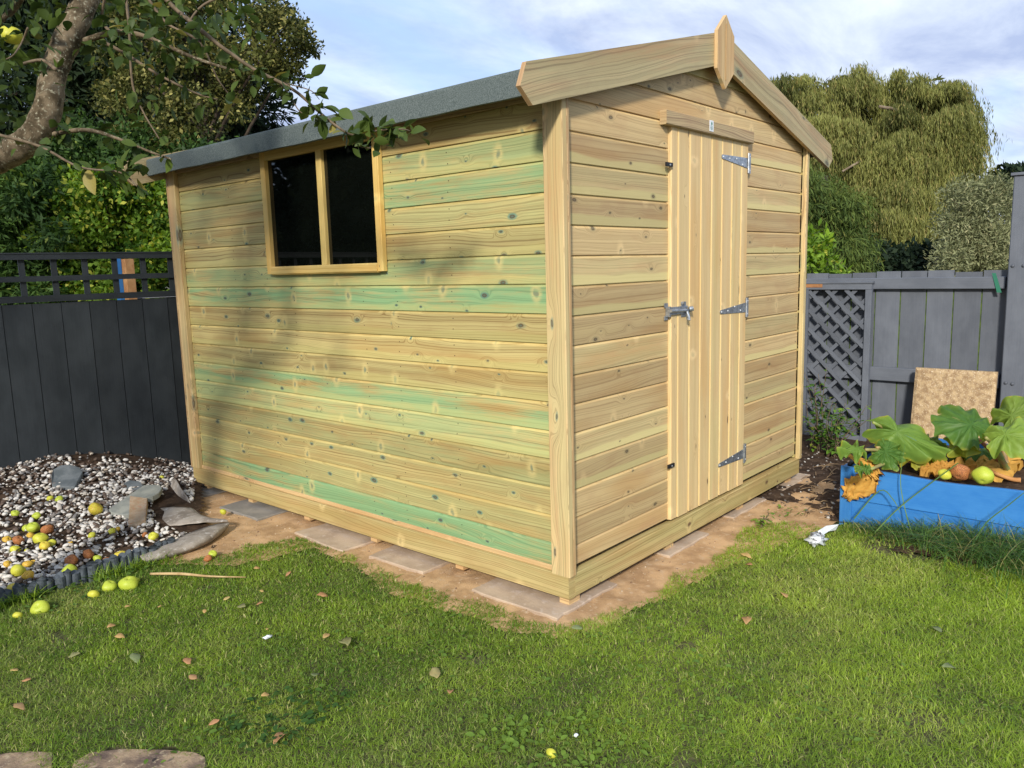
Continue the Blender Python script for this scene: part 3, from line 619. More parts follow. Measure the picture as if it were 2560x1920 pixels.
la = t3.build('latch', M_zinc, door, smooth=False)
for zc_, xc_ in ((1.862, .785), (.445, .808)):
    t3 = TB(); bx3(t3, (xc_-.030, -.026, zc_-.008), (xc_+.026, -.017, zc_+.010)); h = t3.build('turn_button', M_black, door, smooth=False)
    t3 = TB(); t3.tube([(xc_, -.026, zc_), (xc_, -.0285, zc_)], [.005, .004], 8); merge_in(h, t3, M_zinc)
# window
win = empty('window', (0, 0, 0)); win.parent = shed
mb = MB(); fz0, fz1 = 1.462, 2.066
mb.box((-.030, WY0-.008, 1.418), (-.002, WY0+.034, 2.075), 2, K=(.7, 0, .2, 0)); mb.box((-.030, WY1-.032, 1.418), (-.002, WY1+.012, 2.075), 2, K=(.6, 0, .5, 0))
mb.box((-.027, WY0+.0345, 2.03), (-.002, WY1-.0325, 2.078), 1, K=(.3, 0, .9, 0)); mb.build('window_frame', W_win, win)
mb = MB(); mb.box((-.034, WY0+.0345, 1.412), (-.002, WY1-.0325, 1.458), 1, K=(.35, 0, .9, 0), bev=.008); mb.build('sill', W_win, win)
mb = MB(); mb.box((-.026, 1.500, 1.4585), (-.002, 1.545, 2.03), 2, K=(.75, 0, .4, 0)); mb.build('mullion', W_win, win)
for a, b2 in ((WY0+.030, 1.503), (1.542, WY1-.028)):
    V = [(-.006, a, 1.452), (-.006, b2, 1.452), (-.006, b2, 2.04), (-.006, a, 2.04), (-.002, a, 1.452), (-.002, b2, 1.452), (-.002, b2, 2.04), (-.002, a, 2.04)]
    npmesh('pane', V, [(0, 1, 2, 3), (7, 6, 5, 4), (0, 4, 5, 1), (1, 5, 6, 2), (2, 6, 7, 3), (3, 7, 4, 0)], M_pane, parent=win)
# slabs the shed stands on
def slab(x0, y0, x1, y1, zt=.0155, m=M_slab, label='', rot=0.0, th=.04):
    xs_ = np.linspace(0, 1, 9); pts = []
    c0 = np.array([(x0+x1)/2, (y0+y1)/2])
    ring = [(a, 0) for a in xs_[:-1]]+[(1, a) for a in xs_[:-1]]+[(a, 1) for a in xs_[:0:-1]]+[(0, a) for a in xs_[:0:-1]]
    P = [np.array([x0+(x1-x0)*a, y0+(y1-y0)*b2])+rng.normal(size=2)*.003 for a, b2 in ring]
    Rm = rotz(rot)[:2, :2]; P = [Rm@(p-c0)+c0 for p in P]; n0 = len(P)
    V = [(p[0], p[1], zt-th) for p in P]+[(p[0], p[1], zt-.004) for p in P]+[(c0[0]+(p[0]-c0[0])*.985, c0[1]+(p[1]-c0[1])*.985, zt) for p in P]
    F = [(i, (i+1) % n0, n0+(i+1) % n0, n0+i) for i in range(n0)]+[(n0+i, n0+(i+1) % n0, 2*n0+(i+1) % n0, 2*n0+i) for i in range(n0)]+[tuple(range(2*n0, 3*n0))]
    o = npmesh('paving_slab', V, F, m); tag(o, label, 'paving slab', 'paving slabs under the shed'); return o
slab(-.135, -.035, .315, .44, label='pale pink-grey paving slab under the near corner of the shed')
slab(-.135, .765, .35, 1.15, label='sandy paving slab under the long side of the shed, next after the corner slab', rot=.03)
slab(-.175, 1.29, .3, 1.745, label='wide pale paving slab under the middle of the long side, third from the near corner', rot=-.05)
slab(-.165, 2.14, .3, 2.56, m=M_slabg, label='grey paving slab half buried in sand, nearest the folded membrane', rot=.02)
slab(-.13, 2.86, .3, 3.28, m=M_slabg, label='grey paving slab under the rear corner beside the gravel bed')
slab(.74, -.052, 1.15, .35, label='paving slab showing a sliver under the gable frame below the door')
slab(1.46, -.040, 1.9, .35, label='narrow strip of paving slab below the hinge side of the gable')
slab(2.12, -.050, 2.58, .35, label='dusty paving slab under the right corner of the gable', rot=.02)

# ------------------------------------------------------------------ left fence
FA = np.radians(10); fdir = np.array([math.cos(FA), -math.sin(FA), 0]); fn = np.array([math.sin(FA), math.cos(FA), 0]); F0 = np.array([.309, 3.826, 0])
fl = empty('panel_fence', tuple(F0), 'shade-darkened close-boarded fence with square trellis along its top, left of the shed', 'fence')
def fbox(mb, u0, u1, z0, z1, n0=-.02, n1=.0, axis='z', K=None, m_=None):
    ax = {'z': ((0, 0, 1), fdir, fn), 'u': (fdir, (0, 0, 1), fn)}[axis]
    if axis == 'z': out = [(u0, n0), (u1, n0), (u1, n1), (u0, n1)]; mb.prism(F0, ax[0], ax[1], ax[2], out, z0, z1, K)
    else: out = [(z0, n0), (z1, n0), (z1, n1), (z0, n1)]; mb.prism(F0, ax[0], ax[1], ax[2], out, u0, u1, K)
mb = MB(); u = .78
while u > -3.6:
    wv = .172; mb_n = random.uniform(-.003, .003)
    fbox(mb, u-wv+.004, u, -.03, 1.268+random.uniform(-.004, .004), -.018+mb_n, mb_n); u -= wv
fbox(mb, -3.6, .78, -.03, 1.262, .0005, .010, axis='u', K=(0, 0, .5, 0)); mb.build('fence_board', M_fl, fl)  # added dark backing strip keeps daylight out of the board gaps
for a, b2, nn in ((1.556, 1.592, (-.035, .02)), (1.276, 1.318, (-.032, .012))):
    mb = MB(); fbox(mb, -3.6, .78, a, b2, *nn, axis='u'); mb.build('rail', M_fl, fl)
mb = MB(); fbox(mb, -3.6, .78, 1.5925, 1.602, -.04, .03, axis='u'); mb.build('top_cap', M_fl, fl)
mb = MB(); fbox(mb, -3.6, .78, 1.412, 1.448, -.030, -.010, axis='u')
u = -.012
while u > -3.6: fbox(mb, u-.036, u, 1.3185, 1.5555, -.0095, .008); u -= .188
fbox(mb, .16, .2, 1.3185, 1.5555, -.0095, .008); fbox(mb, .36, .4, 1.3185, 1.5555, -.0095, .008)
mb.build('trellis_lattice', M_fl, fl)

# ------------------------------------------------------------------ right fence
fr = empty('panel_fence', (3.9, 0, 0), 'mid-grey painted close-boarded fence behind the planter, right of the shed', 'fence')
mb = MB(); y = 1.4; mo = MB()
while y > -.87:
    wv = .178; zt = 1.305+random.uniform(-.012, .008); x0 = 3.9+random.uniform(-.003, .003)
    K = (random.random(), 0, random.random(), 0); mb.prism((x0, y-wv+.009, 0), (0, 0, 1), (0, 1, 0), (1, 0, 0), [(0, 0), (wv-.009, 0), (wv-.009, .018), (0, .018)], .0, zt, K)
    y -= wv
mb.build('fence_board', M_fr, fr)
mo.box((3.9055, -.86, .05), (3.9075, 1.4, 1.24), 2, bev=.0005); mo.build('moss', M_moss, fr)['label'] = 'green algae showing in the gaps between boards'
mb = MB(); mb.box((3.855, -.875, 1.178), (3.8965, 1.4, 1.262), 1, K=(.6, 0, .2, 0), bev=.004); mb.build('rail', M_fr, fr)
mb = MB(); mb.box((3.855, -.875, .482), (3.8965, 1.4, .585), 1, K=(.7, 0, .6, 0), bev=.004); mb.build('rail', M_fr, fr)
# taller gate panel at the right margin
gp = empty('gate_post', (3.8, -.96, 0), 'thick grey fence post with round bolt heads beside the leaning slab', 'post')
mb = MB(); mb.box((3.80, -1.035, -.02), (3.90, -.895, 1.93), 2, K=(.7, 0, .3, 0), bev=.006); mb.build('post', M_fr, gp)
mb = MB(); mb.box((3.785, -1.05, 1.931), (3.915, -.88, 1.95), 1, K=(.5, 0, .3, 0)); mb.build('post_cap', M_fr, gp)
for yy, zz in ((-.922, 1.335), (-.985, 1.335), (-.925, .535), (-.965, .53)):
    t3 = TB(); t3.tube([(3.80, yy, zz), (3.794, yy, zz), (3.791, yy, zz)], [.012, .0105, .006], 12); t3.build('bolt_head', M_fr, gp)
tf = empty('panel_fence', (3.87, -1.04, 0), 'taller grey fence section at the right margin beyond the bolted post', 'fence')
mb = MB()
for i in range(9): mb.box((3.90, -1.04-.17*(i+1)+.004, 0), (3.918, -1.04-.17*i, 1.80+.01*random.random()), 2)
mb.build('fence_board', M_fr, tf)
for zz in (.42, 1.10, 1.74): mb = MB(); mb.box((3.86, -2.55, zz), (3.899, -1.037, zz+.09), 1); mb.build('rail', M_fr, tf)
mb = MB(); mb.box((3.84, -2.55, 1.831), (3.93, -1.051, 1.845), 1, K=(1, 0, .5, 0)); mb.build('top_cap', W_trim, tf)
# green tape
t3 = TB(); a = on(2147, 590, (1, 0, 0), 3.852); b2 = on(2159, 632, (1, 0, 0), 3.852)
t3.add([(3.850, a[1]+.012, a[2]), (3.849, a[1]-.012, a[2]), (3.845, b2[1]-.014, b2[2]), (3.846, b2[1]+.014, b2[2]), (3.852, a[1]+.012, a[2]), (3.851, a[1]-.012, a[2]), (3.847, b2[1]-.014, b2[2]), (3.848, b2[1]+.014, b2[2])], [(0, 1, 2, 3), (7, 6, 5, 4), (0, 4, 5, 1), (1, 5, 6, 2), (2, 6, 7, 3), (3, 7, 4, 0)])
o = t3.build('tape_strip', simple('green_tape', (.03, .16, .10), None, rough=.4), smooth=False); tag(o, 'short strip of green tape stuck on the right fence top rail', 'tape')
# trellis panel leaning on the fence, diagonal lattice
tr = empty('trellis_panel', (3.82, .23, 0), 'grey diagonal-lattice trellis panel standing against the right fence next to the shed', 'trellis')
ty0, ty1, tz0, tz1, tx = -.018, .505, .0, 1.232, 3.828
mb = MB(); mb.box((tx-.02, ty0, tz0), (tx+.02, ty0+.046, tz1-.055), 2, K=(.9, 0, .3, 0)); mb.box((tx-.02, ty1-.046, tz0), (tx+.02, ty1, tz1-.055), 2)
mb.box((tx-.021, ty0, tz1-.0545), (tx+.021, ty1, tz1-.01), 1, K=(.9, 0, .3, 0)); mb.box((tx-.028, ty0-.008, tz1-.0095), (tx+.026, ty1+.01, tz1+.006), 1, K=(.6, 0, .7, 0)); mb.box((tx-.019, ty0+.0465, tz0), (tx+.019, ty1-.0465, tz0+.04), 1)
mb.build('trellis_frame', M_fr, tr)
mb = MB(); iy0, iy1, iz0, iz1 = ty0+.046, ty1-.046, tz0+.04, tz1-.055
def diag(sg, xo, c):
    # strip y = sg*z + c clipped to the opening
    P = []
    for z in (iz0, iz1):
        yv = sg*z+c
        if iy0 <= yv <= iy1: P.append((yv, z))
    for yv in (iy0, iy1):
        z = (yv-c)/sg
        if iz0 < z < iz1: P.append((yv, z))
    if len(P) < 2: return
    (ya, za_), (yb, zb2) = P[0], P[1]; L2 = math.hypot(yb-ya, zb2-za_)
    if L2 < .05: return
    d_ = np.array([0, (yb-ya)/L2, (zb2-za_)/L2]); s_ = np.cross((1, 0, 0), d_)
    mb.prism((xo, ya, za_), d_, s_, (1, 0, 0), [(-.014, 0), (.014, 0), (.014, .009), (-.014, .009)], .0, L2, (random.random(), 0, random.random(), 0))
for i in range(-12, 16):
    diag(1.0, tx-.0095, -1.0+i*.147); diag(-1.0, tx+.0005, .1+i*.147)
mb.build('lattice', M_fr, tr)
mb = MB(); a = on(1760, 616, (1, 0, 0), 3.806); mb.box((3.8045, a[1]-.06, a[2]-.018), (3.8066, a[1]+.09, a[2]+.012), 1, bev=.001); o = mb.build('bare_patch', M_raw, tr); o['label'] = 'raw brown wood where paint has peeled from the top rail'

# slab leaning on the fence
n_ = 26; ys = np.linspace(0, .515, n_); P0 = np.array([3.64, -.882, .09]); lean = unit(np.array([.17, 0, 1.0])); V = []; F = []
H_ = .53; zz = np.linspace(0, H_, n_)
for j in range(n_):
    for i in range(n_):
        e = .006*(i in (0, n_-1) or j in (0, n_-1)); V.append(P0+np.array([0, 1, 0])*ys[i]+lean*zz[j]+np.array([-.005*vnoise(ys[i]*1.0, zz[j], 40, 6)+e*1.5, 0, 0]))
for j in range(n_-1):
    for i in range(n_-1): a = j*n_+i; F.append((a, a+1, a+n_+1, a+n_))
bb = len(V)
for (i, j) in ((0, 0), (n_-1, 0), (n_-1, n_-1), (0, n_-1)): V.append(P0+np.array([.04, ys[i], 0])+lean*zz[j])
F.append((bb, bb+3, bb+2, bb+1))
for e0, idx in (((bb, bb+1), [i for i in range(n_)]), ((bb+1, bb+2), [j*n_+n_-1 for j in range(n_)]), ((bb+2, bb+3), [(n_-1)*n_+i for i in range(n_-1, -1, -1)]), ((bb+3, bb), [j*n_ for j in range(n_-1, -1, -1)])): F.append(tuple(idx[::-1])+e0)
o = npmesh('concrete_slab', V, F, M_agg); tag(o, 'square tan pebbly concrete slab leaning upright against the right fence', 'slab')

# ------------------------------------------------------------------ blue planter
PX, PY0, PY1 = 1.765, -.508, -1.95
pb = empty('raised_planter', (PX, -1.2, 0), 'bright blue painted timber planter box with rhubarb growing in it', 'planter')
mb = MB()
def wavy(y0, y1, z0, z1, x, nx, K, n=24):
    V = []; U = []; ys = np.linspace(y0, y1, n)
    for yv in ys:
        topd = (.012*math.sin((yv+.5)*3.1)-.004*math.sin(yv*11)) if z1 > .3 else 0
        for dx_, z in ((0, z0), (0, z1+topd-.003), (nx*.006, z1+topd), (nx*.024, z1+topd), (nx*.024, z0)): V.append((x+dx_+.004*math.sin(yv*5), yv, z)); U.append((yv, z))
    F = [(i*5+k, i*5+(k+1) % 5, (i+1)*5+(k+1) % 5, (i+1)*5+k) for i in range(n-1) for k in range(5)]+[(0, 1, 2, 3, 4), tuple((n-1)*5+k for k in range(4, -1, -1))]
    mb.add(V, F, U, K)
wavy(PY0, PY1, -.01, .134, PX, 1, (.55, 0, .2, 0)); wavy(PY0, PY1, .138, .315, PX, 1, (.8, 0, .6, 0)); mb.build('front_board', M_blue, pb)
mb = MB(); mb.box((PX+.03, PY0-.02, -.01), (2.75, PY0, .135), 0, K=(.4, 0, .3, 0)); mb.box((PX+.03, PY0-.021, .139), (2.75, PY0+.0, .31), 0, K=(.5, 0, .8, 0)); mb.build('end_board', M_blue, pb)
mb = MB(); mb.box((PX-.016, PY0-.062, -.01), (PX-.0045, PY0-.002, .318), 2, K=(.3, 0, .1, 0), bev=.003); mb.build('corner_batten', M_blue, pb)
mb = MB(); mb.box((2.75, PY1, -.01), (2.775, PY0, .31), 1); mb.build('back_board', M_blue, pb)
ln = TB(); ln.tube([(1.80, PY0-.03, .318), (2.0, PY0-.028, .332), (2.3, PY0-.03, .33), (2.7, PY0-.03, .33)], [.012, .018, .02, .015], 8, jit=.3, sub=5); ln.build('plastic_liner', M_pot, pb)
grid('planter_soil', PX+.022, 2.75, PY1, PY0-.018, .03, lambda X, Y: .265+.03*fbm(X, Y, 6, 44), M_soil, None, 'part'); ps = bpy.data.objects['planter_soil']; del ps['kind']; ps.parent = pb; ps.matrix_parent_inverse = Matrix.Translation(-Vector(pb.location)); ps.name = 'soil_fill'

# ------------------------------------------------------------------ rhubarb
M_rhub = foliage('rhubarb_leaf', (.065, .15, .03), (.22, .34, .06), (.50, .40, .04), trans=.3, rough=.45)
M_rdead = foliage('withered_leaf', (.50, .25, .05), (.72, .44, .10), (.28, .12, .03), trans=.25, rough=.8)
M_stalk = simple('rhubarb_stalk', (.30, .10, .05), (.32, .30, .10), 9, 3, .5, .4)
M_stalkg = simple('green_stalk', (.22, .30, .07), (.30, .22, .09), 9, 3, .5, .4)
def bigleaf(center, nrm, axis, L, W, ruf=.035, seed=0, droop=.25, n=61, col=(.3, 0), holes=False):
    """broad ruffled heart-shaped leaf with raised veins"""
    r = np.random.default_rng(seed); nrm = unit(np.array(nrm, float)); axis = unit(np.array(axis, float)); s = unit(np.cross(axis, nrm)); nrm = np.cross(s, axis); V = []; K = []; m_ = 11
    for i in range(n):
        th = 2*math.pi*i/(n-1)
        rad = (.5+.13*math.cos(th)-.22*max(0, -math.cos(th))**10)*(1+.045*math.sin(5*th+seed)+.05*math.sin(9*th+2*seed)+.045*math.sin(17*th)+.03*math.sin(29*th)+r.normal()*.012)
        for j in range(m_):
            q = j/(m_-1); a = math.cos(th)*rad*q*L; b3 = math.sin(th)*rad*q*W
            h = ruf*q**2*(math.sin(7*th+seed)*.7+math.sin(13*th+seed*2)*.6)+.016*math.sin(th*7+q*3)*q*q+.008*math.sin(th*23+q*9)*q+r.normal()*.004*(q > .1)+.10*L*q*abs(math.sin(th*2))*.3-droop*L*(q*q)*.55*(1-.5*math.cos(th)) + .006*math.cos(th*10)*q
            V.append(np.array(center)+axis*a+s*b3+nrm*h); ed = max(0, q-.88)*4*(r.random() < .4)
            K.append((np.clip(col[0]+.22*(abs(math.cos(th*3.5+.3))**20)*(1-q*.6)+r.normal()*.06+.2*(q-.5), 0, 1), np.clip(col[1]+ed, 0, 1), 0))
    F = [(i*m_+j, (i+1)*m_+j, (i+1)*m_+j+1, i*m_+j+1) for i in range(n-1) for j in range(m_-1)]
    return V, F, K
rh_n = 0
def rhubarb(label, base, lvs):
    root = empty('rhubarb_plant', tuple(base), label, 'plant', 'rhubarb plants in the blue planter')
    for (px, py, d_, nrm, axis, L, W, sd, col, kind) in lvs:
        c0 = dep(px, py, d_); V, F, K = bigleaf(c0, nrm, axis, L*.88, W*.9, seed=sd, col=col, ruf=.03 if kind != 'dead' else .04, droop=.3)
        o = npmesh('leaf', V, F, M_rhub if kind != 'dead' else M_rdead, col=K, smooth=True, parent=root)
        mod = o.modifiers.new('sub', 'SUBSURF'); mod.levels = 1; mod.render_levels = 1
        ax = unit(np.array(axis, float)); a = c0-ax*L*.26; t3 = TB(); bs = np.array(base)+np.array([random.uniform(-.04, .04), random.uniform(-.04, .04), 0])
        t3.tube([bs, bs*.45+a*.55+np.array([0, 0, .015]), a-np.array([0, 0, .012])], [.014, .011, .007], 10, sub=5); t3.build('stalk', M_stalk if kind in ('red', 'dead') else M_stalkg, root)
ra = lambda: None
toc = -cd
rhubarb('rhubarb at the left end of the blue planter with one long jagged green leaf', (2.22, -.80, .28), [
    (1938, 932, 4.10, (-.75, -.45, .55), (.35, -.80, -.42), .50, .20, 3, (.48, 0), 'g'),
    (1912, 975, 4.05, (-.7, -.3, .5), (.3, -.6, -.5), .20, .17, 5, (.1, 0), 'red'),
    (1850, 968, 4.0, (-.4, -.3, .9), (-.5, .8, -.1), .17, .12, 8, (.5, 0), 'g'),
    (1966, 980, 4.15, (-.3, -.5, .8), (.4, -.8, -.2), .2, .15, 9, (.3, .5), 'g'),
    (1870, 1010, 3.95, (-.4, -.3, .9), (-.3, .8, -.2), .10, .08, 18, (.25, 0), 'g'),
    (2005, 950, 4.25, (-.3, -.5, .8), (.5, -.7, -.3), .18, .14, 19, (.35, .1), 'g')])
rhubarb('larger rhubarb at the right end of the blue planter, broad leaves touching the photo edge', (2.15, -1.22, .28), [
    (2098, 918, 4.0, (-.5, -.3, .8), (.2, .9, .35), .34, .30, 12, (.05, 0), 'g'),
    (2172, 938, 3.65, (-.45, -.25, .85), (.35, -.9, .1), .30, .24, 14, (.75, .05), 'g'),
    (2185, 898, 4.1, (-.6, -.3, .6), (.4, -.7, .5), .32, .22, 16, (.3, .1), 'red'),
    (2085, 950, 4.0, (-.6, -.2, .4), (.1, .6, -.6), .20, .17, 21, (.5, .25), 'red'),
    (2120, 975, 4.15, (-.3, -.2, .9), (.3, .9, -.1), .30, .2, 23, (.15, 0), 'g')])
# withered leaf hanging over the planter's left corner
wl = empty('withered_leaf', (1.76, -.62, .3), 'crinkled orange withered rhubarb leaf hanging over the left corner of the blue planter', 'leaf')
V = []; K = []; F = []; ctr = [(1890, 1000), (1880, 1004), (1862, 1008), (1876, 1020), (1884, 1033), (1868, 1044), (1850, 1054), (1838, 1064), (1828, 1076)]; wds = [.016, .07, .105, .070, .045, .072, .062, .048, .026]
NW = 26; NC = 15; r9 = np.random.default_rng(12)
for i in range(NW):
    q = i/(NW-1)*(len(ctr)-1); a = min(int(q), len(ctr)-2); f = q-a; px, py = (ctr[a][0]*(1-f)+ctr[a+1][0]*f, ctr[a][1]*(1-f)+ctr[a+1][1]*f); wd = (wds[a]*(1-f)+wds[a+1]*f)*(1+.35*r9.normal()*.6)
    p = on(px, py, (1, 0, 0), PX-.025)
    for j in range(NC):
        e = (j-(NC-1)/2)/((NC-1)/2); V.append(p+np.array([-.010*math.sin(e*9+i*.8)-.008*r9.random(), e*wd*.8+.003*r9.normal(), e*wd*.55+.005*r9.normal()])); K.append((.5+.5*r9.random(), 1.0 if abs(e) > .85 and r9.random() < .4 else .15*r9.random(), 0))
F = [(i*NC+j, i*NC+j+1, (i+1)*NC+j+1, (i+1)*NC+j) for i in range(NW-1) for j in range(NC-1) if not (r9.random() < (.35 if j in (0, NC-2) else .015))]
o = npmesh('blade', V, F, M_rdead, col=K, smooth=True, parent=wl); md2 = o.modifiers.new('t', 'SOLIDIFY'); md2.thickness = .0015
t3 = TB(); t3.tube([gnd(1888, 1002, .33), gnd(1950, 997, .335), gnd(2000, 1003, .33), gnd(2030, 1012, .30)], [.005, .006, .008, .010], 8, sub=4); t3.build('stalk', simple('pink_stalk', (.55, .22, .16), (.6, .38, .2), 8), wl)
for i, (px, py, L, sd, lb) in enumerate(((2010, 1008, .15, 41, 'yellow-orange dead leaf in the planter under the long jagged rhubarb leaf'), (2085, 985, .2, 43, 'large dry tan leaf lying behind the three planter apples'), (1985, 985, .14, 45, 'small bright yellow dead leaf at the left of the planter'),
    (2110, 1010, .22, 31, 'flattened brown dead rhubarb leaf behind the apples in the planter'), (2050, 1012, .16, 33, 'orange crumpled dead leaf at the centre of the planter'), (2140, 995, .20, 35, 'tan curled dead leaf under the right rhubarb'))):
    c0 = gnd(px, py, .335); V, F, K = bigleaf(c0, (-.55, -.3, .8), (.3, -.9, .05), L*1.15, L*.75, seed=sd, col=(.3+.5*(sd % 4 > 1), .2), ruf=.035)
    o = npmesh('dead_leaf', V, F, M_rdead, col=K, smooth=True); tag(o, lb, 'leaf', 'dead leaves in the planter')
t3 = TB(); t3.tube([gnd(2118, 1003, .33), gnd(2150, 1022, .32), gnd(2185, 1035, .30), gnd(2205, 1037, .30)], [.006, .009, .011, .013], 8, sub=4)
tag(t3.build('fallen_stalk', simple('brown_stalk', (.38, .16, .05), (.5, .25, .09), 8)), 'brown withered rhubarb stalk lying in the planter right of the apples', 'stalk')
t3 = TB(); pc = gnd(2215, 1010, .28); pc[2] = .26
V = []; F = []
for i, (r_, z_) in enumerate(((.085, 0), (.11, .20), (.116, .20), (.116, .222), (.108, .222), (.100, .19), (.0, .19))):
    for k in range(28): an = k*6.2832/28; V.append((pc[0]+.03+r_*math.cos(an), pc[1]+r_*math.sin(an), pc[2]+z_))
for i in range(6):
    for k in range(28): F.append((i*28+k, i*28+(k+1) % 28, (i+1)*28+(k+1) % 28, (i+1)*28+k))
o = npmesh('plant_pot', V, F, M_pot, smooth=False); tag(o, 'black plastic plant pot at the right edge of the planter', 'pot')

# ------------------------------------------------------------------ things on the gravel
# log-roll edging
le = MB(); x = -2.7; hs = 0
le_t = TB(); i = 0
while x < -.735:
    r_ = random.choice((.022, .026, .018)); x += r_*1.75; yb_ = 2.015+.012*math.sin(x*6)+(.03 if x > -.8 else 0); h = random.uniform(.052, .075)+.02*max(0, (x+1.1))*1.5
    V, F, _ = tube([(x, yb_, -.02), (x+random.uniform(-.004, .004), yb_+random.uniform(-.004, .004), h-.003), (x, yb_, h)], [r_, r_*.99, r_*.84], 14); b0 = len(le_t.V); le_t.add(V, F); i += 1
o = le_t.build('lawn_edging', M_edge, smooth=False); tag(o, 'grey log-roll edging strip between the gravel bed and the lawn', 'edging')
# weed membrane, three folds
mem = empty('weed_membrane', (-.35, 2.5, .02), 'torn grey-brown weed membrane folded back over the gravel beside the shed', 'membrane')
def sheet(name, rows, n=14, th=.003, bumpy=.006):
    rows = [[np.array(p) for p in r] for r in rows]; V = []
    for r in rows:
        L2 = len(r)
        for i in range(n):
            q = i/(n-1)*(L2-1); a = min(int(q), L2-2); f = q-a; f = f*f*(3-2*f)*.5+f*.5; V.append(r[a]*(1-f)+r[a+1]*f+np.array([0, 0, bumpy*(random.random()-.5)]))
    F = [(j*n+i, j*n+i+1, (j+1)*n+i+1, (j+1)*n+i) for j in range(len(rows)-1) for i in range(n-1)]
    o = npmesh(name, V, F, M_mem, smooth=True, parent=mem); a = o.modifiers.new('s', 'SUBSURF'); a.levels = a.render_levels = 2; b3 = o.modifiers.new('t', 'SOLIDIFY'); b3.thickness = th; return o
G = lambda cx, cy, dz=0.0: grv(cx/3.2, 950.5+cy/3.2)+np.array([0, 0, dz])
def Gz(cx, cy, z): return gnd(cx/3.2, 950.5+cy/3.2, z)
sheet('fold', [[Gz(1208, 255, .125), Gz(1250, 330, .11), Gz(1300, 400, .07), Gz(1345, 480, .02)], [Gz(1165, 310, .07), Gz(1200, 370, .05), Gz(1240, 420, .03), Gz(1290, 480, .012)], [Gz(1105, 350, .03), Gz(1110, 400, .02), Gz(1130, 440, .014), Gz(1160, 480, .012)]])
sheet('fold', [[Gz(1048, 480, .045), Gz(1180, 465, .06), Gz(1300, 468, .05), Gz(1340, 478, .035)], [Gz(1080, 520, .035), Gz(1220, 500, .05), Gz(1350, 505, .045), Gz(1410, 548, .03)], [Gz(1100, 560, .03), Gz(1250, 545, .05), Gz(1400, 545, .055), Gz(1570, 548, .07)], [Gz(1090, 605, .015), Gz(1250, 590, .03), Gz(1420, 572, .04), Gz(1585, 566, .06)]])
sheet('fold', [[Gz(1585, 566, .06), Gz(1500, 580, .05), Gz(1330, 630, .045), Gz(1150, 710, .05), Gz(960, 790, .04)], [Gz(1590, 585, .045), Gz(1500, 620, .075), Gz(1340, 680, .075), Gz(1160, 745, .06), Gz(970, 812, .05)], [Gz(1560, 625, .02), Gz(1480, 690, .03), Gz(1340, 755, .035), Gz(1180, 800, .03), Gz(1000, 840, .03)], [Gz(1530, 650, .002), Gz(1450, 712, .002), Gz(1330, 770, .002), Gz(1200, 812, .002), Gz(1060, 850, .002)]])
def flat_piece(name, ring, m, th, tilt, label, cat, lift=.004, bev=.004):
    P = [grv(cx/3.2, 950.5+cy/3.2)+np.array([0, 0, lift+dz]) for cx, cy, dz in ring]; n0 = len(P); c0 = sum(P)/n0
    V = [p-np.array([0, 0, th]) for p in P]+[p-np.array([0, 0, bev]) for p in P]+[c0+(p-c0)*.965 for p in P]
    F = [(i, (i+1) % n0, n0+(i+1) % n0, n0+i) for i in range(n0)]+[(n0+i, n0+(i+1) % n0, 2*n0+(i+1) % n0, 2*n0+i) for i in range(n0)]+[tuple(range(2*n0, 3*n0)), tuple(range(n0))[::-1]]
    o = npmesh(name, V, F, m); tag(o, label, cat); return o
flat_piece('broken_paver', [(752, 505, .02), (830, 460, .03), (1000, 368, .05), (1070, 368, .055), (1118, 380, .06), (1128, 402, .062), (1105, 435, .06), (1060, 455, .055), (1008, 462, .055), (960, 500, .04), (905, 548, .03), (830, 545, .02), (770, 530, .02)], M_slate, .03, 0, 'pale grey broken paving piece with one rounded end, on the gravel beside the membrane', 'paving piece')
flat_piece('broken_brick', [(905, 455, .06), (1025, 465, .055), (1020, 520, .05), (1008, 600, .025), (950, 615, .02), (888, 612, .02), (898, 540, .035)], M_brick, .045, 0, 'buff broken brick with an orange face leaning on the pale paving piece', 'brick')
flat_piece('slate_offcut', [(362, 300, .05), (375, 262, .055), (430, 238, .06), (500, 236, .06), (560, 250, .055), (578, 275, .05), (555, 310, .03), (520, 350, .02), (440, 345, .02), (362, 335, .02)], M_slated, .03, 0, 'dark grey slate offcut lying on the gravel near the left fence', 'slate')
flat_piece('slate_offcut', [(858, 322, .02), (900, 312, .03), (960, 318, .03), (1003, 352, .02), (970, 372, .01), (900, 362, .01)], M_slated, .02, 0, 'thin brown-grey slate piece half buried behind the pale paving piece', 'slate')
for i, (pp, rr, lb) in enumerate((([G(305, 765, .03), G(400, 680, .04), G(480, 610, .05), G(540, 560, .06)], .0035, 'long thin dark twig lying across the gravel and apples'), ([G(200, 850, .04), G(120, 800, .03), G(300, 740, .03)], .003, 'short bent twig on the white gravel at the left'))):
    t3 = TB(); t3.tube(pp, [rr, rr, rr*.8, rr*.6][:len(pp)], 6, sub=4); tag(t3.build('twig', M_dbark), lb, 'twig')
t3 = TB(); t3.tube([gnd((1040)/3.2, 950.5+925/3.2, .02), gnd(1250/3.2, 950.5+925/3.2, .035), gnd(1450/3.2, 950.5+942/3.2, .035), gnd(1700/3.2, 950.5+948/3.2, .03)], [.006, .0075, .005, .002], 6, sub=5)
tag(t3.build('dry_stem', simple('straw_stem', (.50, .36, .18), (.36, .24, .11), 20)), 'long pale dry stem lying on the lawn in front of the edging', 'stem')

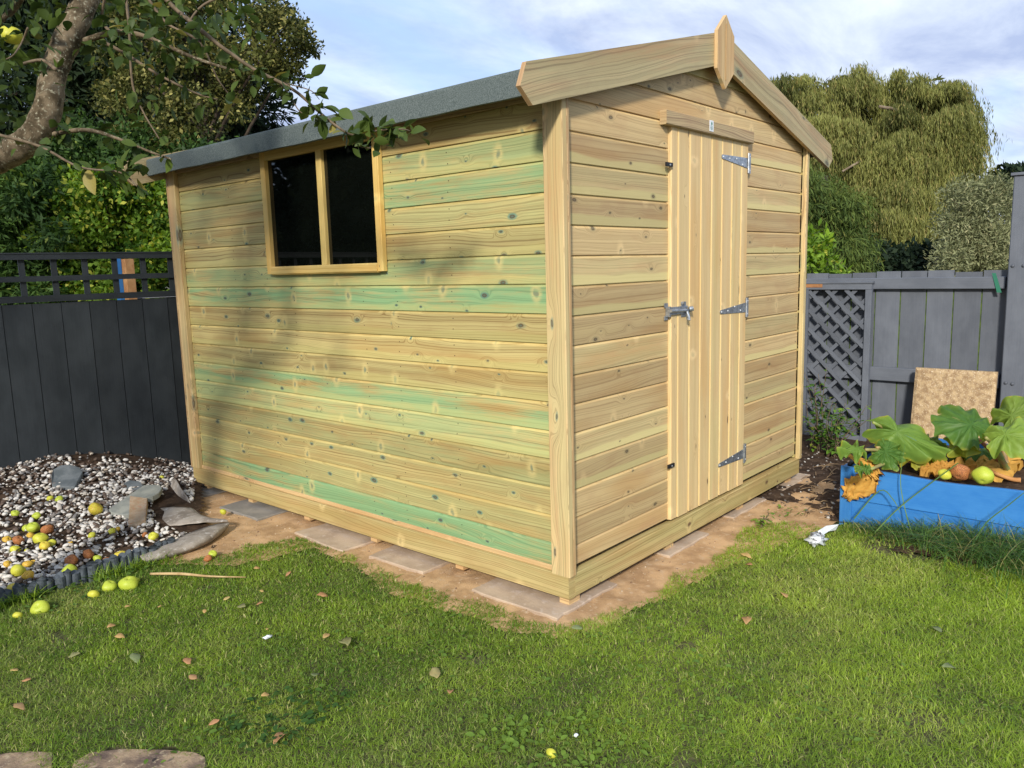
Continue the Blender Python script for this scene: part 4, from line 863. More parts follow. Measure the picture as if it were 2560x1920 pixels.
# ------------------------------------------------------------------ apples
def apple_mat(name, a, b2, c3=None, lo=.4, hi=.65, rough=.5):
    m, t, b, o = mat(name); tcn = N(t, 'ShaderNodeTexCoord'); oi = N(t, 'ShaderNodeObjectInfo')
    vv = mth(t, 'MULTIPLY', oi.outputs['Random'], 20.0); mpn = N(t, 'ShaderNodeVectorMath', operation='ADD'); t.links.new(tcn.outputs['Object'], mpn.inputs[0]); t.links.new(comb(t, vv, vv, vv), mpn.inputs[1])
    c = mixc(t, rng_(t, noise(t, mpn.outputs[0], 22, 3, .5), lo, hi), a, b2)
    c = mixc(t, rng_(t, noise(t, mpn.outputs[0], 210, 2, .5), .66, .74), c, tuple(x*.55 for x in b2))
    if c3: c = mixc(t, rng_(t, noise(t, mpn.outputs[0], 15, 3, .6), .5, .56), c, c3)
    t.links.new(c, b.inputs['Base Color']); b.inputs['Roughness'].default_value = rough; b.inputs['Specular IOR Level'].default_value = .4; return m
A_y = apple_mat('apple_yellow', (.56, .52, .05), (.38, .42, .04)); A_g = apple_mat('apple_green', (.34, .44, .035), (.48, .50, .06)); A_o = apple_mat('apple_turning', (.72, .42, .05), (.62, .55, .04), (.30, .10, .03))
A_r = apple_mat('apple_rotten', (.40, .12, .04), (.52, .24, .07), (.12, .045, .02), rough=.7); A_h = apple_mat('apple_half', (.62, .60, .05), (.50, .52, .04), (.50, .18, .05))
def apple_base(m, squash=.86):
    V = []; F = []; nu, nv = 22, 14
    for j in range(nv+1):
        ph_ = math.pi*j/nv; r = math.sin(ph_); z = math.cos(ph_)
        r_ = r*(1+.06*math.cos(ph_)); z = z*squash-.28*math.exp(-(r/.22)**2)*(1 if z > 0 else -.6)
        for i in range(nu):
            th = 2*math.pi*i/nu; k = 1+.035*math.cos(5*th)*(1-abs(math.cos(ph_))*.2)+.05*math.sin(2*th+3*ph_)+.035*math.sin(3*th-2*ph_+1); V.append((r_*k*math.cos(th), r_*k*math.sin(th), z))
    for j in range(nv):
        for i in range(nu): F.append((j*nu+i, j*nu+(i+1) % nu, (j+1)*nu+(i+1) % nu, (j+1)*nu+i))
    me = bpy.data.meshes.new('apple'); me.from_pydata(V, [], F); me.polygons.foreach_set('use_smooth', [True]*len(F)); me.materials.append(m); return me
AM = {k: apple_base(v, .78 if k == 'r' else .86) for k, v in (('y', A_y), ('g', A_g), ('o', A_o), ('r', A_r), ('h', A_h))}
def apple(p, r, k, label, group='windfall apples by the gravel bed', stem=False, rot=None):
    o = bpy.data.objects.new('apple', AM[k]); C.objects.link(o); o.location = (p[0], p[1], p[2]+r*.72); o.scale = (r, r, r)
    o.rotation_euler = rot or (random.uniform(-1.2, 1.2), random.uniform(-1.2, 1.2), random.uniform(0, 6)); tag(o, label, 'apple', group); return o
APL = [  # crop x, y, radius in crop px, colour, lawn?, label
 (665, 485, 48, 'h', 0, 'large yellow apple with a brown bruise, alone on the gravel left of the broken paver'),
 (412, 414, 26, 'g', 0, 'small green apple on the gravel below the slate offcut, the right one of two'),
 (350, 407, 23, 'y', 0, 'small yellow apple half hidden below the slate offcut, left one of two'),
 (108, 514, 27, 'g', 0, 'small green apple on the back of the gravel at far left'),
 (256, 529, 28, 'g', 0, 'greenish apple beside a dead leaf, just above the clustered pair of apples'),
 (234, 612, 42, 'g', 0, 'green-yellow apple above the orange rotten one, larger of a touching pair'),
 (180, 614, 25, 'g', 0, 'small green apple touching the left side of a larger green-yellow one'),
 (330, 628, 42, 'r', 0, 'flattened orange-brown rotten apple right of the green touching pair'),
 (283, 692, 48, 'y', 0, 'big yellow apple at the top of the three-apple cluster under the long twig'),
 (215, 668, 28, 'o', 0, 'orange-yellow half-eaten apple left of the big apple in the twig cluster'),
 (315, 738, 36, 'h', 0, 'bruised yellow apple at the bottom of the twig cluster'),
 (360, 717, 28, 'y', 0, 'yellow apple crossed by the long dark twig'),
 (130, 700, 36, 'r', 0, 'rotten reddish apple left of the twig cluster'),
 (52, 697, 30, 'o', 0, 'brownish-yellow apple near the left margin level with the rotten reddish one'),
 (108, 763, 33, 'y', 0, 'flat yellow apple below the rotten reddish one on white gravel'),
 (187, 768, 16, 'y', 0, 'tiny yellow apple right of the flat yellow one'),
 (55, 864, 28, 'o', 0, 'orange-tinted apple at the left margin above the largest apple of the gravel'),
 (193, 867, 32, 'o', 0, 'golden apple above the orange round one near the edging'),
 (233, 852, 21, 'o', 0, 'small golden apple touching the right of a larger golden one'),
 (130, 914, 48, 'y', 0, 'large round yellow apple on white gravel near the left end of the edging'),
 (198, 944, 36, 'o', 0, 'smooth orange apple touching the large round yellow one'),
 (102, 1040, 44, 'h', 0, 'yellow and orange apple resting against the left end of the edging'),
 (485, 920, 54, 'g', 0, 'large yellow-green apple leaning on the middle of the edging'),
 (498, 842, 44, 'r', 0, 'split orange-brown apple above the large one leaning on the edging'),
 (615, 800, 41, 'r', 0, 'brown rotten apple with a dark hollow on the gravel'),
 (675, 824, 27, 'g', 0, 'small green apple between the hollow rotten apple and the cut red one'),
 (735, 832, 22, 'r', 0, 'small dark red rotten apple next to the cut red one'),
 (838, 817, 48, 'h', 0, 'half apple with reddish flesh near the right end of the edging'),
 (637, 664, 25, 'y', 0, 'plain small yellow apple alone on the gravel below the bruised large one'),
 (775, 637, 26, 'y', 0, 'yellow apple, left of a touching pair below the broken brick'),
 (812, 622, 21, 'o', 0, 'small orange apple, right of a touching pair left of the broken brick'),
 (1062, 674, 34, 'y', 0, 'oval yellow apple on bright white gravel under the membrane fold'),
 (1002, 657, 20, 'r', 0, 'small orange apple just left of the oval yellow one by the membrane'),
 (1120, 262, 17, 'y', 0, 'small yellow apple on dark soil near the rear corner of the shed'),
 (652, 897, 32, 'y', 0, 'small yellow apple on top of the edging, right of the largest leaning one'),
 (1545, 500, 22, 'y', 0, 'small yellow apple on the bare sand by the shed side'),
 (1473, 795, 30, 'g', 0, 'bright green-yellow apple at the lawn corner right of the edging'),
 (1440, 824, 27, 'r', 0, 'tan rotten apple under the bright one at the lawn corner'),
 (893, 986, 62, 'g', 1, 'largest green-yellow apple on the grass right below the edging'),
 (946, 967, 22, 'g', 1, 'small green apple tucked behind the largest one on the grass'),
 (760, 1006, 50, 'g', 1, 'green-yellow apple on the grass left of the largest one'),
 (650, 1062, 38, 'y', 1, 'yellow apple in the grass beside a brown leaf, below the edging'),
 (283, 1152, 60, 'g', 1, 'large ribbed yellow-green apple on the grass at the left'),
 (125, 1207, 32, 'y', 1, 'small flat yellow apple in the grass at the lower left'),
 (490, 712, 16, 'o', 0, 'tiny orange apple on the gravel between the twig cluster and the hollow rotten apple'),
]
for cx, cy, r, k, lw, lb in APL:
    z0 = -.25*r/3.2*KS/FOC*4.2 if lw else .22*r/3.2*KS/FOC*4.8
    p = grv(cx/3.2, 950.5+(cy+r*.75)/3.2) if not lw else gnd(cx/3.2, 950.5+(cy+r*.6)/3.2)
    dist = (p-CAM)@cd; rr = r/3.2*KS/FOC*dist
    apple(p+np.array([0, 0, z0]), rr, k, lb, rot=(random.uniform(-.5, .9), random.uniform(-.9, .3), random.uniform(0, 6)))
for px, py, r, k, lb in ((2123, 1030, 21, 'g', 'yellow-green apple lying in the planter, the rightmost of three'), (2072, 1022, 20, 'r', 'brown rotten apple between two sound ones in the planter'), (2040, 1027, 13, 'y', 'small yellow apple at the front edge of the planter')):
    p = gnd(px, py+r*.7, .308); dist = (p-CAM)@cd; apple(p+np.array([0, 0, .005]), r*KS/FOC*dist, k, lb, 'windfall apples in the planter')
p = gnd(1191, 1636); apple(p, .016, 'y', 'tiny yellow crab apple in the foreground lawn near the bottom edge', 'windfall apples on the open lawn')

# ------------------------------------------------------------------ loose leaves on the lawn
M_litter = foliage('fallen_leaf_litter', (.42, .22, .11), (.55, .38, .14), (.18, .22, .10), trans=.1, rough=.7)
LF = [(581, 1211, 'yellow leaf on the lawn in front of the second slab', .03, (1, .1)), (623, 1237, 'brown leaf on the lawn near the end of the dry stem', .04, (.0, 0)), (697, 1285, 'pinkish-brown oval leaf on the lawn, middle left', .05, (.1, 0)),
 (555, 1226, 'small tan curled leaf near the yellow one', .03, (.5, 0)), (735, 1200, 'tan leaf at the lawn edge by the sand', .035, (.6, 0)), (705, 1373, 'slim tan leaf just above the large pale green leaf', .04, (.6, .2)),
 (747, 1387, 'large pale green leaf lying pale side up on the lawn', .085, (.9, .75)), (521, 1308, 'grey-green leaf at the left end of a fallen twig', .05, (.8, .8)), (561, 1303, 'pink-brown leaf at the right end of a fallen twig', .03, (.0, 0)),
 (490, 1292, 'small whitish leaf left of the twig pair', .03, (.9, .3)), (565, 1277, 'tiny bright yellow leaf above the twig pair', .025, (1, .1)), (577, 1359, 'tiny yellow leaf below the twig pair', .02, (1, .1)),
 (442, 1320, 'tan leaf left of the twig pair, low in the grass', .03, (.7, 0)), (404, 1428, 'thin brown leaf in the left foreground lawn', .05, (.0, 0)), (417, 1463, 'dark brown curled leaf below the thin brown one', .04, (.0, .2)),
 (940, 1455, 'long grey-green curled leaf in the centre foreground', .06, (.7, .6)), (973, 1490, 'reddish-brown leaf in the centre foreground', .05, (.0, 0)), (573, 1500, 'small round tan leaf in the foreground lawn', .03, (.7, 0)),
 (680, 1455, 'dull dark green leaf in the foreground clover', .045, (.2, 1)), (276, 1308, 'orange leaf upright in the grass below the edging', .035, (.8, 0)), (345, 1310, 'small orange-tan leaf right of the orange one below the edging', .025, (.8, 0)),
 (241, 1352, 'pinkish-tan leaf, upper of two left of centre in the left lawn', .035, (.4, 0)), (258, 1374, 'tan leaf, lower of two in the left lawn', .04, (.6, 0)), (30, 1446, 'yellow-tan oval leaf at the left margin', .035, (.9, .1)),
 (57, 1468, 'rusty brown leaf near the left margin', .035, (.0, 0)), (40, 1524, 'purple-brown curled leaf at the lower left', .055, (.0, .3)), (161, 1413, 'slender green leaf in the left lawn', .04, (.6, .8)), (291, 1417, 'wide grey-green leaf sunk in the left lawn', .06, (.5, 1)),
 (463, 1561, 'brown leaf left of the dark clover patch', .035, (.0, 0)), (606, 1590, 'curled pink-brown leaf on the dark clover patch', .06, (.1, 0)), (1611, 1199, 'pale tan leaf at the lawn edge below the door', .055, (.8, 0)),
 (1617, 1217, 'brown leaf just under the pale tan one below the door', .045, (.1, 0)), (1694, 1283, 'tan curled leaf on the lawn, right of centre', .055, (.5, 0)), (1613, 1338, 'tan-brown ridged leaf on the lawn right of the near corner', .07, (.35, 0)),
 (2023, 1357, 'dark green leaf on the right lawn', .05, (.0, 1)), (2049, 1438, 'small dark curled leaf on the right lawn', .045, (.0, 1)), (1246, 1357, 'dark grey-green leaf at the sand edge by the near corner', .045, (.1, 1)), (700, 1040, '', 0, (0, 0))]
for i, (px, py, lb, L, kc) in enumerate(LF):
    if not L: continue
    p = gnd(px, py, .022); an = random.uniform(0, 6.28); d_ = np.array([math.cos(an), math.sin(an), random.uniform(-.1, .25)]); nn = np.array([random.uniform(-.45, .1), random.uniform(-.5, .1), 1])
    rows = ((0, .05), (.12, .45), (.3, .85), (.5, 1), (.7, .85), (.88, .45), (1, .03))
    V, F, idx = leaves([p-unit(d_)*L*.5], [d_], [nn], L, L*random.uniform(.45, .68), rows, fold=random.uniform(.1, .5), curl=random.uniform(-.1, .4))
    r2 = np.random.default_rng(i); V = V+r2.normal(size=V.shape)*L*.02
    o = npmesh('fallen_leaf', V, F, M_litter, col=np.tile([[*kc, 0]], (len(V), 1))+r2.normal(size=(len(V), 3))*.05, smooth=True)
    md = o.modifiers.new('t', 'SOLIDIFY'); md.thickness = .0008; tag(o, lb, 'leaf', 'fallen leaves on the lawn')
# crumpled silver wrapper by the planter
p = gnd(1765, 1165, .03); V, F = subdiv(*ico2); V = np.array(V)
nz = np.random.default_rng(5).normal(size=(len(V), 1))*.22; V = V*(1+nz)*np.array([.062, .040, .030])
wr = empty('foil_wrapper', tuple(p), 'crumpled silver-white wrapper lying on the lawn left of the blue planter', 'litter')
npmesh('crumple', V+p, F, simple('wrapper_foil', (.55, .58, .60), (.12, .12, .13), 40, 3, .35, .5, metal=.1, lo=.55, hi=.6), parent=wr)
q0 = p+np.array([.01, -.01, .02]); q1 = gnd(1805, 1140, .045)
V = [q0+np.array([0, 0, -.01]), q0+np.array([0, .012, .02]), (q0+q1)/2+np.array([0, 0, .0]), (q0+q1)/2+np.array([.0, .01, .028]), q1+np.array([0, 0, -.012]), q1+np.array([.012, -.01, .018])]
o = npmesh('loose_flap', V, [(0, 1, 3, 2), (2, 3, 5, 4)], M_white, parent=wr); md = o.modifiers.new('t', 'SOLIDIFY'); md.thickness = .002
p = gnd(1244, 1588, .02); V, F = ico2; npmesh('litter_scrap', V*np.array([.007, .005, .006])*(1+np.random.default_rng(3).normal(size=(len(V), 1))*.2)+p, F, M_white); tag(bpy.data.objects['litter_scrap'], 'tiny white scrap in the foreground lawn, right of centre', 'litter')
p = gnd(577, 1376, .02); tag(npmesh('litter_scrap', V*np.array([.018, .007, .006])*(1+np.random.default_rng(4).normal(size=(len(V), 1))*.3)+p, F, M_white), 'small silvery scrap on the lawn below the fallen twig', 'litter')

# stepping stones at the bottom left
def stone(ring, label):
    P = [gnd(x_, y_, .001)+np.array([random.uniform(-.012, .012), random.uniform(-.012, .012), 0]) for x_, y_ in ring]; c0 = sum(P)/len(P); n0 = len(P); V = [p-np.array([0, 0, .05]) for p in P]+P+[c0+(p-c0)*.97+np.array([0, 0, .006]) for p in P]
    F = [(i, (i+1) % n0, n0+(i+1) % n0, n0+i) for i in range(n0)]+[(n0+i, n0+(i+1) % n0, 2*n0+(i+1) % n0, 2*n0+i) for i in range(n0)]+[tuple(range(2*n0, 3*n0))]
    tag(npmesh('stepping_stone', V, F, simple('worn_stone', (.12, .085, .07), (.36, .26, .165), 9, 8, .95, .15, 1.0, 60, c3=(.42, .33, .22))), label, 'stone')
STA = [(-60, 1650), (10, 1632), (70, 1626), (108, 1630), (112, 1660), (60, 1720), (-60, 1720)]; STB = [(152, 1648), (200, 1624), (260, 1619), (360, 1622), (430, 1628), (452, 1640), (440, 1720), (160, 1720)]
stone(STA, 'brown worn stone at the bottom left corner of the photo'); stone(STB, 'larger worn stepping stone at the bottom left, right of the corner one')
STPOLY = [[tuple(gnd(x_, y_)[:2]) for x_, y_ in s] for s in (STA, STB)]

# ------------------------------------------------------------------ grass
M_grass = foliage('lawn_grass', (.105, .195, .022), (.36, .485, .055), (.52, .48, .20), trans=.38, rough=.45, spec=.3)
def blades(name, x, y, z, L, Wd, lean, mt, col, label, seg=3, cat='grass', curlk=1.0):
    n = len(x); A = rng.random(n)*6.283; D = np.stack([np.cos(A), np.sin(A), np.zeros(n)], 1); S = np.stack([-np.sin(A+rng.normal(size=n)*.6), np.cos(A+rng.normal(size=n)*.6), np.zeros(n)], 1)
    P = np.stack([x, y, z], 1); V = []
    for i in range(seg+1):
        q = i/seg; h = L*(q-.30*lean*q*q*curlk); out = L*lean*q*q; wv = Wd*(1-q**1.6)*.5
        c = P+D*out[:, None]; c[:, 2] += np.maximum(h, 0); V += [c-S*wv[:, None], c+S*wv[:, None]]
    V = np.stack(V, 1).reshape(-1, 3); k = (seg+1)*2
    F = np.array([(2*i, 2*i+1, 2*i+3, 2*i+2) for i in range(seg)])[None]+(np.arange(n)*k)[:, None, None]
    o = npmesh(name, V, F.reshape(-1, 4), mt, col=np.repeat(col, k, 0)); return tag(o, label, cat, kind='stuff')
n = 900000; x = rng.uniform(-2.6, 2.3, n); y = rng.uniform(-2.3, 2.1, n)
v = np.stack([x, y, np.zeros(n)], 1)-CAM; dd = v@cd; sx_ = (v@cr)/dd; sy_ = (v@cu)/dd
keep = (dd > .8) & (abs(sx_) < .80) & (sy_ > -.62); x, y, dd = x[keep], y[keep], dd[keep]
jx = x+(fbm(x, y, 9, 71)-.5)*.12; jy = y+(fbm(x, y, 9, 72)-.5)*.12
k = inpoly(jx, jy, LAWN)
for s in STPOLY: k &= ~(inpoly(jx+(fbm(x, y, 16, 91)-.5)*.10, jy+(fbm(x, y, 16, 92)-.5)*.10, s) & (rng.random(len(x)) < .985))
bare = (fbm(x, y, 3.5, 51) > .74) & (rng.random(len(x)) < .6)
worn = grow(x, y, [(1.45, -.75), (1.62, -.75), (1.74, -1.3), (1.5, -1.25)], .04) & (rng.random(len(x)) < .8)
k &= ~bare & ~worn; k &= rng.random(len(x)) < np.clip(2.9/dd, .35, 1)*.80
x, y, dd = x[k], y[k], dd[k]; n = len(x)
pt = fbm(x, y, 1.1, 61); pf = fbm(x, y, 5, 62); right = np.clip((x*.656-y*.755-.3)/1.6, 0, 1)  # right: sunlit part of the lawn, put into the blade colour
L = rng.uniform(.010, .026, n)*(1+.5*(pf-.5))*(1+.35*right); lean = np.clip(rng.normal(1.25, .6, n), .2, 2.6)
cr_ = np.clip(.30+.9*(pf-.5)+.55*(pt-.5)+.42*right+rng.normal(size=n)*.16, 0, 1); cg = np.clip((rng.random(n) < .10)*rng.uniform(.3, 1, n)+np.clip(fbm(x, y, 2.3, 64)-.55, 0, 1)*1.4*rng.random(n), 0, .9)
blades('lawn_grass', x, y, np.zeros(n), L, rng.uniform(.0012, .0036, n)*(1+(rng.random(n) < .04)*1.3)*np.clip(dd/2.6, 1, 1.6), lean, M_grass, np.stack([cr_, cg, np.zeros(n)], 1), 'short mown lawn with mixed green blades across the foreground')
print('grass blades', n)
# long rank grass at the foot of the planter, and tufts along the edging
M_rank = foliage('rank_grass', (.04, .095, .022), (.12, .22, .045), (.40, .33, .14), trans=.25, rough=.4)
n = 4200; y = rng.uniform(-1.75, -.55, n); x = 1.745-np.abs(rng.normal(size=n))*.085*(1+1.6*np.clip(-(y+.8), 0, 1)); kk = rng.random(n) < np.clip((-.45-y)*1.6, .06, 1); x, y = x[kk], y[kk]; n = len(x)
blades('rank_grass', x, y, np.zeros(n), rng.uniform(.08, .23, n)*np.clip((-.35-y)*1.3, .3, 1.2), rng.uniform(.003, .006, n), rng.uniform(.5, 2.0, n), M_rank, np.stack([rng.random(n), (rng.random(n) < .15)*.7, 0*x], 1), 'long dark green grass along the foot of the blue planter', seg=5)
n = 1500; x = rng.uniform(-2.2, -.72, n); y = 1.985-np.abs(rng.normal(size=n))*.035; kk = fbm(x, y, 4, 77) > .42; x, y = x[kk], y[kk]; n = len(x)
blades('rank_grass', x, y, np.zeros(n), rng.uniform(.03, .085, n), rng.uniform(.003, .006, n), rng.uniform(.2, 1.4, n), M_grass, np.stack([rng.random(n)*.7, 0*x, 0*x], 1), 'taller grass tufts against the grey log edging', seg=4)
# a few long bent blades across the planter face
bl = TB()
for pts_ in ([(1975, 1165, 1.62, .0), (1960, 1120, 1.70, .12), (1945, 1040, 1.73, .30), (1955, 960, 1.74, .42)], [(1935, 1180, 1.6, 0), (2000, 1150, 1.66, .08), (2060, 1130, 1.70, .12)], [(1890, 1150, 1.62, 0), (1950, 1090, 1.66, .14), (2070, 1000, 1.70, .36)], [(2100, 1180, 1.6, 0), (2130, 1130, 1.65, .1), (2180, 1090, 1.66, .2), (2230, 1050, 1.66, .3)], [(1845, 1120, 1.66, .02), (1900, 1060, 1.70, .13), (1930, 1080, 1.70, .12), (1945, 1110, 1.68, .08)]):
    P = [on(a, b2, (1, 0, 0), c0) for a, b2, c0, d_ in pts_]; bl.tube(P, [.0035, .003, .0025, .001][:len(P)], 4, sub=5)
bl_o = npmesh('grass_stem', bl.V, bl.F, simple('long_blade', (.07, .15, .04), (.12, .2, .05), 5)); tag(bl_o, 'few very long grass blades bent across the blue planter face', 'grass', kind='stuff')
# broad-leaved weeds and clover in the lawn
M_weed = foliage('lawn_weeds', (.035, .085, .018), (.17, .27, .04), (.1, .2, .1), trans=.25, rough=.5)
def weeds(centers, label):
    P = []; D = []; Nn = []; Ls = []; K = []
    for (px, py, rad, cnt, L0, tone) in centers:
        c0 = gnd(px, py, .0)
        for i in range(cnt):
            a = random.uniform(0, 6.28); r_ = rad*math.sqrt(random.random()); q = c0+np.array([r_*math.cos(a), r_*math.sin(a)*1.0, random.uniform(.008, .024)])
            a2 = random.uniform(0, 6.28); P.append(q); D.append((math.cos(a2), math.sin(a2), random.uniform(.0, .5))); Nn.append((random.uniform(-.4, .4), random.uniform(-.4, .4), 1)); Ls.append(L0*random.uniform(.6, 1.2)); K.append((min(1, max(0, tone+random.uniform(-.2, .2))), 0, 0))
    Ls = np.array(Ls); V, F, idx = leaves(P, D, Nn, Ls, Ls*.62, ((0, .1), (.25, .8), (.55, 1), (.85, .6), (1, .05)), .25, .15); tag(npmesh('lawn_weeds', V, F, M_weed, col=np.array(K)[idx], smooth=True), label, 'weeds', kind='stuff')
weeds([(600, 1560, .17, 110, .026, .05), (690, 1520, .12, 45, .022, .1), (1000, 1480, .3, 70, .022, .55), (640, 1440, .35, 80, .02, .5), (1160, 1620, .2, 60, .026, .75), (1290, 1600, .15, 70, .026, .85), (1100, 1600, .1, 40, .028, .8), (1560, 1600, .5, 60, .022, .7), (1650, 1450, .5, 70, .02, .7), (880, 1380, .25, 70, .024, .65), (1330, 1430, .3, 30, .022, .6), (140, 1300, .15, 40, .022, .3), (450, 1600, .2, 30, .022, .5), (1900, 1550, .5, 60, .02, .8)], 'clover and broad-leaved weeds scattered through the lawn')
weeds([(75, 1285, .07, 60, .05, .12), (35, 1300, .05, 26, .05, .2), (160, 1260, .10, 40, .03, .3), (250, 1240, .1, 40, .03, .35), (310, 1225, .07, 26, .028, .4), (1700, 1110, .1, 30, .02, .6), (1640, 1130, .05, 14, .03, .9)], 'leafy weeds growing along the log edging')
# dry stalks on the soil at the right
t3 = TB()
for i in range(34):
    c0 = gnd(random.uniform(1740, 1830), random.uniform(1000, 1110), .02); a = random.uniform(-.6, 1.0); L_ = random.uniform(.05, .2); d_ = np.array([math.cos(a), -math.sin(a), 0])*L_
    t3.tube([c0-d_*.5, c0+np.array([0, 0, .012]), c0+d_*.5], [.002, .0025, .0012], 5, sub=2)
tag(t3.build('dry_stalks', simple('straw', (.30, .21, .12), (.2, .13, .07), 20)), 'dead stalks littering the soil between shed and planter', 'litter', kind='stuff')

# ------------------------------------------------------------------ leafy plants by the trellis
M_shrub = foliage('shrub_leaf', (.035, .10, .02), (.14, .27, .035), (.30, .34, .05), trans=.3)
def stemplant(name, label, cat, base, stems, nl, L, mt, tone=.5, wr=.5, group=None, spread=.10, height=.5):
    root = empty(name, tuple(base), label, cat, group); t3 = TB(); P = []; D = []; Nn = []; Ls = []; K = []
    for s_ in range(stems):
        a = random.uniform(0, 6.28); top = np.array(base)+np.array([math.cos(a)*spread*random.random()*1.4, math.sin(a)*spread*random.random()*1.4, height*random.uniform(.5, 1.05)])
        midp = (np.array(base)+top)/2+np.array([random.uniform(-.04, .04), random.uniform(-.04, .04), .03]); pts_ = t3.tube([np.array(base)+np.array([random.uniform(-.05, .05), random.uniform(-.05, .05), 0]), midp, top], [.004, .003, .0015], 5, sub=6)
        for i in range(nl):
            q = random.uniform(.15, 1); p = pts_[min(int(q*(len(pts_)-1)), len(pts_)-1)]; a2 = random.uniform(0, 6.28); P.append(p+np.array([math.cos(a2), math.sin(a2), 0])*.012); D.append((math.cos(a2), math.sin(a2), random.uniform(-.25, .5))); Nn.append((random.uniform(-.3, .3), random.uniform(-.3, .3), 1)); Ls.append(L*random.uniform(.5, 1.15)); K.append((min(1, max(0, random.gauss(tone, .25))), (random.random() < .12)*.7, 0))
    Ls = np.array(Ls); V, F, idx = leaves(P, D, Nn, Ls, Ls*wr, ((0, .08), (.25, .8), (.5, 1), (.8, .55), (1, .03)), .3, .25)
    npmesh('foliage', V, F, mt, col=np.array(K)[idx], smooth=True, parent=root); t3.build('stem', M_twig, root)
stemplant('leafy_shrub', 'low leafy shrub with fresh green leaves at the foot of the trellis', 'shrub', gnd(1800, 985, 0)+np.array([0, 0, 0]), 20, 16, .055, M_shrub, .55, .5, spread=.20, height=.42)
stemplant('leafy_shrub', 'taller thin shrub with dark red-tinged tips beside the shed corner trim', 'shrub', gnd(1764, 975, 0), 9, 14, .06, M_shrub, .3, .5, spread=.1, height=.62)
stemplant('leafy_shrub', 'pale green seedling between the blue planter and the lawn edge', 'shrub', gnd(1655, 1140, 0), 3, 8, .035, M_shrub, .9, .4, spread=.03, height=.09)

# ------------------------------------------------------------------ tree helpers
def clumpcloud(clumps, per, L0, L1, out=.6, flat=1.0, droop=0.0, wr=.5, up=0.3):
    """leaves on the outer part of many clumps: (centre, radii); returns P, D, N, L, tone"""
    P = []; D = []; Nn = []; T = []
    for c0, r_, k, tone in clumps:
        n = int(per*k); d_ = rdir(n); rad = rng.random(n)**.45; q = d_*rad[:, None]*np.array(r_); P.append(np.array(c0)+q)
        dd_ = unit(d_*out+rng.normal(size=(n, 3))*.7+np.array([0, 0, -droop])); D.append(dd_); Nn.append(unit(rng.normal(size=(n, 3))*.6+np.array([0, 0, up])+d_*.5)); T.append(np.clip(tone+rng.normal(size=n)*.18, 0, 1))
    P = np.concatenate(P); n = len(P); return P, np.concatenate(D), np.concatenate(Nn), rng.uniform(L0, L1, n), np.concatenate(T)
def wtone(t_, y3=0.10): return np.stack([t_, (rng.random(len(t_)) < y3)*rng.uniform(.3, 1, len(t_)), np.zeros(len(t_))], 1)
def crown_clumps(shape, n, rad, dj, tone=(.2, .8), flat=.75):
    """clump centres filling an outline (photo-measured x, y at a true distance), spread in depth"""
    xs = [p[0] for p in shape]; ys_ = [p[1] for p in shape]; out = []
    while len(out) < n:
        a, b2 = random.uniform(min(xs), max(xs)), random.uniform(min(ys_), max(ys_))
        if inpoly(np.array([a]), np.array([b2]), shape)[0]: out.append((a, b2))
    return out
M_con = foliage('conifer_dark', (.008, .018, .008), (.026, .046, .015), (.09, .10, .03), trans=.08, rough=.7)
M_hed = foliage('hedge_leaf', (.030, .085, .012), (.20, .32, .035), (.46, .46, .07), trans=.3)
M_ash = foliage('ash_leaf', (.025, .055, .014), (.08, .15, .03), (.22, .28, .05), trans=.2)
M_haw = foliage('small_leaf', (.020, .030, .008), (.105, .115, .028), (.34, .31, .10), trans=.25)
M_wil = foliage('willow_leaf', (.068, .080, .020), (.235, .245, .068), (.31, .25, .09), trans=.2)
M_cyp = foliage('cypress_spray', (.034, .062, .014), (.12, .165, .035), (.17, .17, .04), trans=.15, rough=.7)
M_sil = foliage('silver_leaf', (.10, .115, .05), (.28, .295, .15), (.34, .32, .17), trans=.2)
def treething(name, label, cat, base, trunk_top, r0, clumps, per, L0, L1, mt, wr=.5, group=None, y3=.1, **k):
    root = empty(name, tuple(base), label, cat, group); t3 = TB(); base = np.array(base, float); top = np.array(trunk_top, float)
    P0 = [base, base*.6+top*.4+np.array([.1, .1, 0])*r0*4, top]; t3.tube(P0, [r0, r0*.75, r0*.35], 10, jit=.12, sub=5)
    for c0, r_, kk, tn in clumps[::max(1, len(clumps)//14)]:
        st_ = base*.45+top*.55; st_ = base+(top-base)*random.uniform(.35, .9); t3.tube([st_, (st_+np.array(c0))/2+np.array([0, 0, .12]), np.array(c0)], [r0*.3, r0*.18, r0*.05], 6, sub=3)
    t3.build('trunk', M_dbark, root)
    P, D, Nn, Ls, T = clumpcloud(clumps, per, L0, L1, **k); V, F, idx = diamonds(P, D, Nn, Ls, Ls*wr); npmesh('crown', V, F, mt, col=wtone(T, y3)[idx], parent=root); return root
def cl(shape, n, depth, dj, r, kk=1, tones=(.2, .7), flat=.8):
    res = []
    for a, b2 in crown_clumps(shape, n, r, dj):
        rr = r*random.uniform(.6, 1.25); res.append((dep(a, b2, depth+random.uniform(-dj, dj)), (rr, rr, rr*flat), kk*(rr/r)**2, random.uniform(*tones)))
    return res
def gb(px, depth): p = dep(px, 600, depth); p[2] = 0; return p
